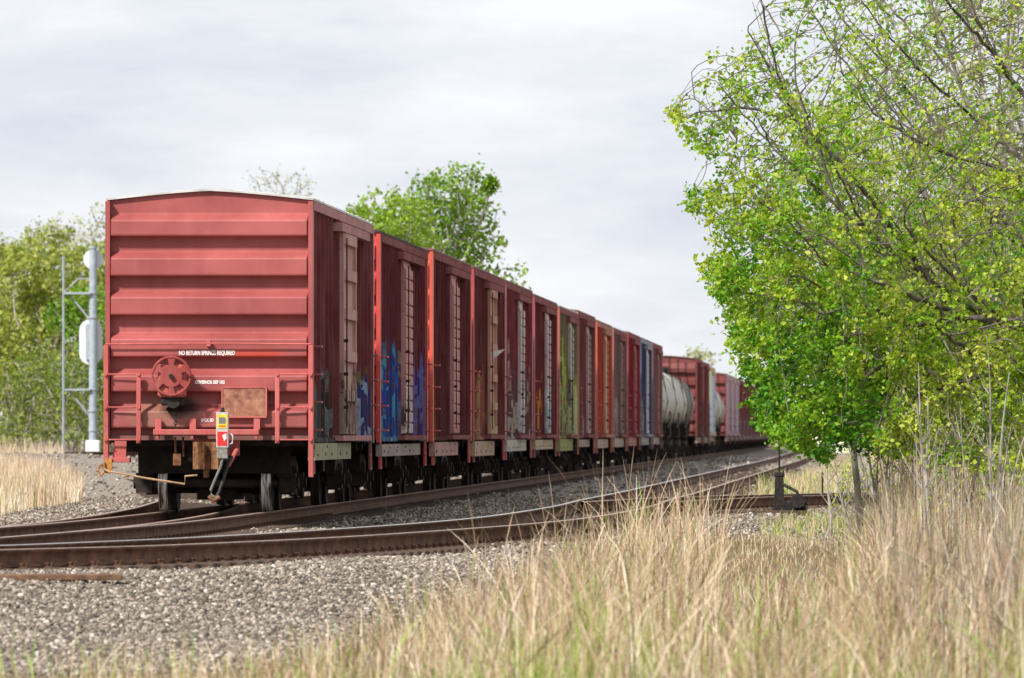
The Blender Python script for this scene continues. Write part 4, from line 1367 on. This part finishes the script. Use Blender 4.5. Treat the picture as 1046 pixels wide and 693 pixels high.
make_tree('leafy_tree', 'hazy pale green tree far beyond the tank cars', 'tree', P(700,620), 620, 7.4, 2.1, M['leaf_pale'], M['bark_pale'], 350, .3, 5, step=.35, crown0=.4, tint=(.6,.2))

# woods at the left
left = [(-30,400,11.2,3.6,'leaf_yellow','yellow-green budding tree at the left picture edge',3.6), (12,392,10.8,3.4,'leaf_yellow','rounded yellow-green tree second from the left edge',3.8),
        (42,405,11.6,2.6,'leaf_pale','grey bare-twigged tree between the yellow-green ones',.8), (58,388,9.4,3.0,'leaf_yellow','low yellow-green tree behind the signal ladder',3.6),
        (85,425,13.6,2.8,'leaf_pale','tall thin grey tree behind the top of the signal mast',.7), (92,370,7.4,2.2,'leaf_deep','fresh green bush-like tree right behind the signal backing',5),
        (120,398,10.5,2.8,'leaf_yellow','yellow-green tree half hidden by the rear boxcar',3.5), (160,415,9.2,3.0,'leaf_yellow','budding tree hidden behind the rear boxcar, left of centre',3), (225,420,9,3,'leaf_yellow','budding tree hidden behind the rear boxcar, right of centre',3)]
for (px, D, H, R, mt, lb, lpn) in left:
    make_tree('budding_tree', lb, 'tree', P(px, D), D, H, R, M[mt], M['bark_pale'], 900, .20, lpn*3.2, step=.32, crown0=.12, blobs=11, tint=(.6,.22), group='woods left of the train', tipr=.014)

# low brush in front of the left woods
bushes = [(-10,352),(18,346),(48,350),(72,344),(100,348),(118,352)]
wds = ['leftmost', 'second', 'third', 'fourth', 'fifth', 'rightmost']
for k, (px, D) in enumerate(bushes):
    make_tree('bush', 'brown-green bush at the foot of the left woods, %s of six' % wds[k], 'bush', P(px, D), D, 3.2+RNG.random()*1.2, 1.9, M['leaf_yellow'], M['bark_pale'], 520, .15, 5.5, step=.25, crown0=.03, stems=5, blobs=9, tint=(.22,.25), group='bushes before the left woods', tipr=.012)

# trees and brush behind the big tree at the right
rt_trees = [(905,150,8.2,2.5,'leaf_fresh',2.2,'grey-twigged young tree behind the big leaning tree, nearest the track'), (985,158,10.5,2.9,'leaf_fresh',1.8,'tall sparse tree behind the big leaning tree'),
            (1060,150,11.5,3.0,'leaf_pale',1.2,'grey sparsely leaved tree at the upper right corner'), (1120,165,11,3.2,'leaf_fresh',2.5,'leafy tree beyond the right picture edge'),
            (950,185,7.5,2.6,'leaf_yellow',3,'yellow-green tree deep in the right thicket'), (1030,200,9,3,'leaf_yellow',3,'yellow-green tree farthest back in the right thicket'),
            (900,172,5.2,2.0,'leaf_yellow',2.5,'low yellow-green bush-like tree at the track side of the right thicket'), (1000,140,4.8,2.3,'leaf_yellow',2.0,'low brownish green tree in front in the right thicket'), (1075,135,5.0,2.3,'leaf_fresh',2.0,'low green tree at the right picture edge')]
for (px, D, H, R, mt, lpn, lb) in rt_trees:
    make_tree('young_tree', lb, 'tree', P(px, D), D, H, R, M[mt], M['bark_pale'], 1500, .09, lpn*(1.6 if H > 8 else 3.0), step=.18, crown0=.12, blobs=13, tint=(.35 if H < 6 else .6,.25), group='thicket at the right', tipr=.007, stems=2)
sap = []
names = ['pale', 'grey', 'brown', 'slender', 'crooked', 'leaning']
pxs = [848, 868, 877, 890, 902, 915, 926, 938, 950, 960, 972, 984, 995, 1006, 1017, 1028, 1040, 1052, 1066]
for k, px in enumerate(pxs):
    D = 96+RNG.random()*34 if px > 880 else 118+RNG.random()*10
    H = 1.6+RNG.random()*1.3
    if px < 885: H = 1.3
    X = P(px, D)
    z0 = ground_z(X, D); root = empty('sapling', (X, D, z0)); tag(root, '', 'sapling', 'bare saplings in the right thicket')
    LP = []
    b = MB()
    ns_ = 1+k % 3
    for q in range(ns_):
        lx_, ly_ = RNG.normal(0, .10, 2)*H; h_ = H*(.7+.35*RNG.random()); m_ = 9
        pts = [(lx_*(t**1.3)+.02*math.sin(t*7+q), ly_*(t**1.3), h_*t) for t in np.linspace(0, 1, m_)]
        r0_ = .014+.020*RNG.random()
        b.tube(pts, [r0_*(1-.8*t) for t in np.linspace(0, 1, m_)], 6)
        for w_ in range(9):
            t = .3+.65*RNG.random(); p_ = Vector(pts[int(t*(m_-1))]); an = RNG.random()*2*PI; l_ = .25+.5*RNG.random()*(1.2-t)
            e_ = p_+Vector((math.cos(an)*l_*.6, math.sin(an)*l_*.6, l_)); mid = (p_+e_)/2+Vector((0,0,-.04))
            b.tube([p_, mid, e_], [.007, .005, .002], 4)
            for v_ in range(int(RNG.integers(1, 7))): LP.append(np.array(mid.lerp(e_, RNG.random())))
    b.build('trunk', M['bark_pale'], root)
    LP = np.array(LP); leaves(LP, .055, M['leaf_fresh' if k % 3 else 'leaf_yellow'], root, .75+RNG.normal(0,.15,len(LP)), 'foliage', spread=.03)
sobj = sorted([o for o in COL.objects if o.name.startswith('sapling')], key=lambda o: o.location.x/o.location.y)
od = ['leftmost','second','third','fourth','fifth','sixth','seventh','eighth','ninth','tenth','eleventh','twelfth','thirteenth','fourteenth','fifteenth','sixteenth','seventeenth','eighteenth','rightmost']
for k, o in enumerate(sobj):
    o['label'] = 'thin grey sapling under the big right tree, %s%s of the nineteen' % (od[k], '' if k in (0, 18) else ' from the left')
# the clear grey trunk at the left side of the thicket
b = MB(); X0 = P(876, 114); z0 = ground_z(X0, 114)
b.tube([(0,0,0),(.03,0,.4),(.0,0,.8),(-.05,.02,1.3),(.03,0,1.9),(.10,.05,2.6),(.2,.1,3.4)], [.06,.047,.044,.04,.034,.026,.012], 8)
b.tube([(.03,0,1.5),(-.15,.1,2.0),(-.35,.1,2.6)], [.03,.02,.01], 6); b.tube([(.08,0,2.2),(.3,-.1,2.7),(.45,-.1,3.3)], [.03,.02,.01], 6)
tk = b.build('bare_trunk', M['bark_pale']); tk.location = (X0, 114, z0); tag(tk, 'pale grey bare trunk standing at the left edge of the right thicket', 'tree trunk')

# ---- grasses
n = NT('dry_grass')
at = n.n('ShaderNodeAttribute'); at.attribute_name = 'tint'
c = n.ramp(at.outputs['Fac'], [(0, (.13,.30,.03)), (.14, (.32,.42,.07)), (.2, (.12,.065,.032)), (.33, (.27,.175,.10)), (.5, (.48,.345,.21)), (.75, (.66,.52,.36)), (1, (.82,.73,.58))])
pr_ = n.n('ShaderNodeBsdfPrincipled'); n.l(c, pr_.inputs['Base Color']); pr_.inputs['Roughness'].default_value = .7; pr_.inputs['Specular IOR Level'].default_value = .2
tr_ = n.n('ShaderNodeBsdfTranslucent'); n.l(c, tr_.inputs[0])
ms_ = n.n('ShaderNodeMixShader'); ms_.inputs[0].default_value = .15
n.l(pr_.outputs[0], ms_.inputs[1]); n.l(tr_.outputs[0], ms_.inputs[2]); n.l(ms_.outputs[0], n.out.inputs[0])
M['grass'] = n.m

M['dead_stem'] = leaf_mat('dead_stem', [(0, (.05,.035,.025)), (.4, (.16,.12,.09)), (.7, (.30,.25,.20)), (1, (.50,.45,.39))], .05, .8)

def blades(X, D, H, Wd, tint, name, lean=.25, segs=5, head=.0, Z=None, mat='grass'):
    n_ = len(X)
    if Z is None: Z = np.array([ground_z(x, y) for x, y in zip(X, D)])-.02
    a = RNG.random(n_)*2*PI; k = np.clip(np.abs(RNG.normal(0, lean, n_))*(1+1.1*(RNG.random(n_) < .25)), 0, 1.2)
    t = np.linspace(0, 1, segs+1)
    cur = RNG.random(n_)*.7+.5
    off = (k[:,None]*H[:,None])*(t[None]**(1+cur[:,None]))
    z = H[:,None]*t[None]*np.sqrt(np.clip(1-(k[:,None]*t[None])**2*.5, .2, 1))
    cx = X[:,None]+np.cos(a)[:,None]*off; cy = D[:,None]+np.sin(a)[:,None]*off
    b_ = RNG.random(n_)*PI
    wv = Wd[:,None]*(1-t[None]**2.2*.85)
    if head > 0: 
        wv = wv*(1+head*((t[None] > .72) & (t[None] < .98)))
    wx = np.cos(b_)[:,None]*wv*.5; wy = np.sin(b_)[:,None]*wv*.5
    Lp = np.stack([cx-wx, cy-wy, Z[:,None]+z], -1); Rp = np.stack([cx+wx, cy+wy, Z[:,None]+z], -1)
    V = np.stack([Lp, Rp], 2).reshape(n_, -1, 3)
    K = 2*(segs+1)
    f = np.array([[2*i, 2*i+1, 2*i+3, 2*i+2] for i in range(segs)])
    Fc = (f[None]+(np.arange(n_)*K)[:,None,None]).reshape(-1, 4)
    o = np_mesh(name, V.reshape(-1,3), Fc, M[mat], tint=np.repeat(np.clip(tint, 0, 1), K))
    return tag(o, kind='stuff')

def field(n_, d0, d1, poly, clump=.6):
    X, D = vis_points(n_, d0, d1, .30)
    k = in_poly(X, D, poly)
    X, D = X[k], D[k]
    cl = np.sin(X*2.3+D*.7)*np.sin(X*1.1-D*.9+2)+.4*np.sin(X*5.1+D*1.9)
    k = RNG.random(len(X)) < np.clip(.65+clump*cl, .12, 1)
    return X[k], D[k], cl[k]

def hscale(X, D):
    px = 523+X/D*F
    h = .24+.48*sstep(px, 260, 620)
    h = h*(1-.25*sstep(px, 690, 740)*(1-sstep(px, 850, 880)))
    far_gap = sstep(px, 700, 730)*(1-sstep(px, 855, 880))
    h = h*(1-far_gap*.62*sstep(D, 76, 98))
    h = h*(1+.12*sstep(px, 860, 930))*(1-.30*sstep(D, 66, 90)*(1-sstep(px, 860, 930)))
    return h
X, D, cl = field(86000, 50, 128, GRASS, 1.1)
edge = np.zeros(len(X))
H = hscale(X, D)*(.45+.75*RNG.random(len(X)))*(1+.22*cl)
px = 523+X/D*F
green = np.clip(.75-np.abs(px-600)/260, 0, 1)*np.clip((72-D)/14, 0, 1)
base_t = .58+RNG.normal(0, .28, len(X))-.16*cl
cg = np.sin(X*2.1+.5)*np.sin(X*4.3+D*.35+1)
gp = np.clip(.04+.5*np.clip((76-D)/14, 0, 1)*np.clip(cg*1.4+.25, 0, 1)+.9*green*np.clip(cg+.6, .2, 1), 0, .95)
base_t = np.where(RNG.random(len(X)) < gp, .02+.14*RNG.random(len(X)), np.clip(base_t, .18, 1))
H = np.where(base_t < .17, H*.72, np.where(gp > .3, H*.8, H))
blades(X, D, H, .004+.006*RNG.random(len(X)), base_t, 'dry_grass', .46)
# taller seed stalks
X, D, cl = field(16000, 52, 122, GRASS, .6)
H = hscale(X, D)*(1.0+.55*RNG.random(len(X)))
far_gap = (523+X/D*F > 715) & (523+X/D*F < 860) & (D > 80)
X, D, H = X[~far_gap], D[~far_gap], H[~far_gap]
blades(X, D, H, .006+.006*RNG.random(len(X)), .45+RNG.normal(0,.26,len(X)), 'grass_stalks', .42, 6, 1.1)
X, D, cl = field(5200, 76, 112, GRASS, .6)
k = (523+X/D*F < 740) & (523+X/D*F > 360)
X, D = X[k], D[k]
blades(X, D, .55+.75*RNG.random(len(X)), .006+.006*RNG.random(len(X)), .6+RNG.normal(0,.2,len(X)), 'loose_stalks', .34, 6, .8)
# sparse sprigs on the near gravel, green tufts at the bottom left
FR = [(-6,44), (-6,60), (-3.4,66), (-1.8,74), (-.9,82), (0,92), (-.55,77), (-2.0,63), (-3.1,56), (-3.9,44)]
X, D, cl = field(60000, 50, 92, FR, .5)
k = (RNG.random(len(X)) < np.clip((67-D)/9+.05, .02, .6)*np.clip(.5+1.2*cl, 0.05, 1)) & (RNG.random(len(X)) < .12+.88*sstep(523+X/D*F, 40, 130))
X, D, cl = X[k], D[k], cl[k]
gt = np.where(RNG.random(len(X)) < .45, .03+.15*RNG.random(len(X)), .4+.5*RNG.random(len(X)))
blades(X, D, .12+.30*RNG.random(len(X)), .006+.006*RNG.random(len(X)), gt, 'grass_tufts', .35)
# left field of tall dry grass
LF = [(-30,120), (-9.2,143), (-8.9,165), (-8.6,185), (-10.5,215), (-13,255), (-15,296), (-60,290)]
def left_field(n_, d0, d1):
    u = RNG.random(n_); D = d0+(d1-d0)*u
    X = -(.028+.047*RNG.random(n_))*D
    k = in_poly(X, D, LF); return X[k], D[k]
X, D = left_field(70000, 138, 296)
dd = np.array([track_dist(x, y) for x, y in zip(X, D)]); k = dd > 2.6; X, D = X[k], D[k]
cl = np.sin(X*1.3+D*.3)
gt = np.where(RNG.random(len(X)) < .12*(D < 170), .08+.1*RNG.random(len(X)), .72+RNG.normal(0, .14, len(X))-.10*cl)
blades(X, D, (.36+.34*RNG.random(len(X)))*(1+.2*cl), .010+.010*RNG.random(len(X)), gt, 'tall_dry_grass', .22)
# weeds under the right thicket and around the switch stand
RB = [(4.6,112), (5.5,128), (6.2,150), (7.4,165), (20,190), (20,90), (5.0,96)]
X, D, cl = field(8000, 84, 150, RB, .7)
blades(X, D, 0.9+1.1*RNG.random(len(X))**1.5, .008+.014*RNG.random(len(X)), .55+RNG.normal(0,.3,len(X)), 'dead_stems', .12, 5, mat='dead_stem')
X, D, cl = field(9000, 60, 92, [(2.55,60), (3.6,88), (20,92), (20,60)], .7)
blades(X, D, .75+.75*RNG.random(len(X))**1.4, .005+.008*RNG.random(len(X)), .55+RNG.normal(0,.3,len(X)), 'weed_stems', .14, 5, mat='dead_stem')
X, D, cl = field(45000, 88, 185, RB, .5)
blades(X, D, (.5+1.1*RNG.random(len(X))**1.3), .008+.008*RNG.random(len(X)), .50+RNG.normal(0,.22,len(X)), 'brush_weeds', .28)
SW = [(3.3,118), (6.0,118), (6.5,146), (5.0,146), (3.8,136)]
X, D, cl = field(13000, 114, 146, SW, .8)
blades(X, D, .10+.22*RNG.random(len(X)), .008+.008*RNG.random(len(X)), np.where(RNG.random(len(X)) < .6, .02+.16*RNG.random(len(X)), .6), 'green_weeds', .4)
# straw tufts beyond the spur
SP = [(4.6,178), (8,180), (30,300), (30,600), (26,640), (12,330), (8.2,240)]
u = RNG.random(26000); D = 176+330*u; X = D*(.026+.04*RNG.random(26000))
k = in_poly(X, D, SP); X, D = X[k], D[k]
blades(X, D, .25+.4*RNG.random(len(X)), .02+.02*RNG.random(len(X)), np.where(RNG.random(len(X)) < .3, .15*RNG.random(len(X)), .65), 'straw_field', .3, 4)

# distant low woods closing the horizon
n_ = 26000
D = 820+RNG.random(n_)*260; X = -160+RNG.random(n_)*380
k = ~((X/D*F+523 > 690) & (X/D*F+523 < 800) & (RNG.random(n_) < .0)); X, D = X[k], D[k]
z = -.5+RNG.random(len(X))**1.3*(4.2+1.2*np.sin(X*.13)+.8*np.sin(X*.41))
o = leaves(np.c_[X, D, z], 1.0, M['leaf_pale'], None, .25+RNG.normal(0,.2,len(X)), 'distant_woods', spread=.6)
tag(o, kind='stuff')
print('scene built, objects:', len(bpy.data.objects))
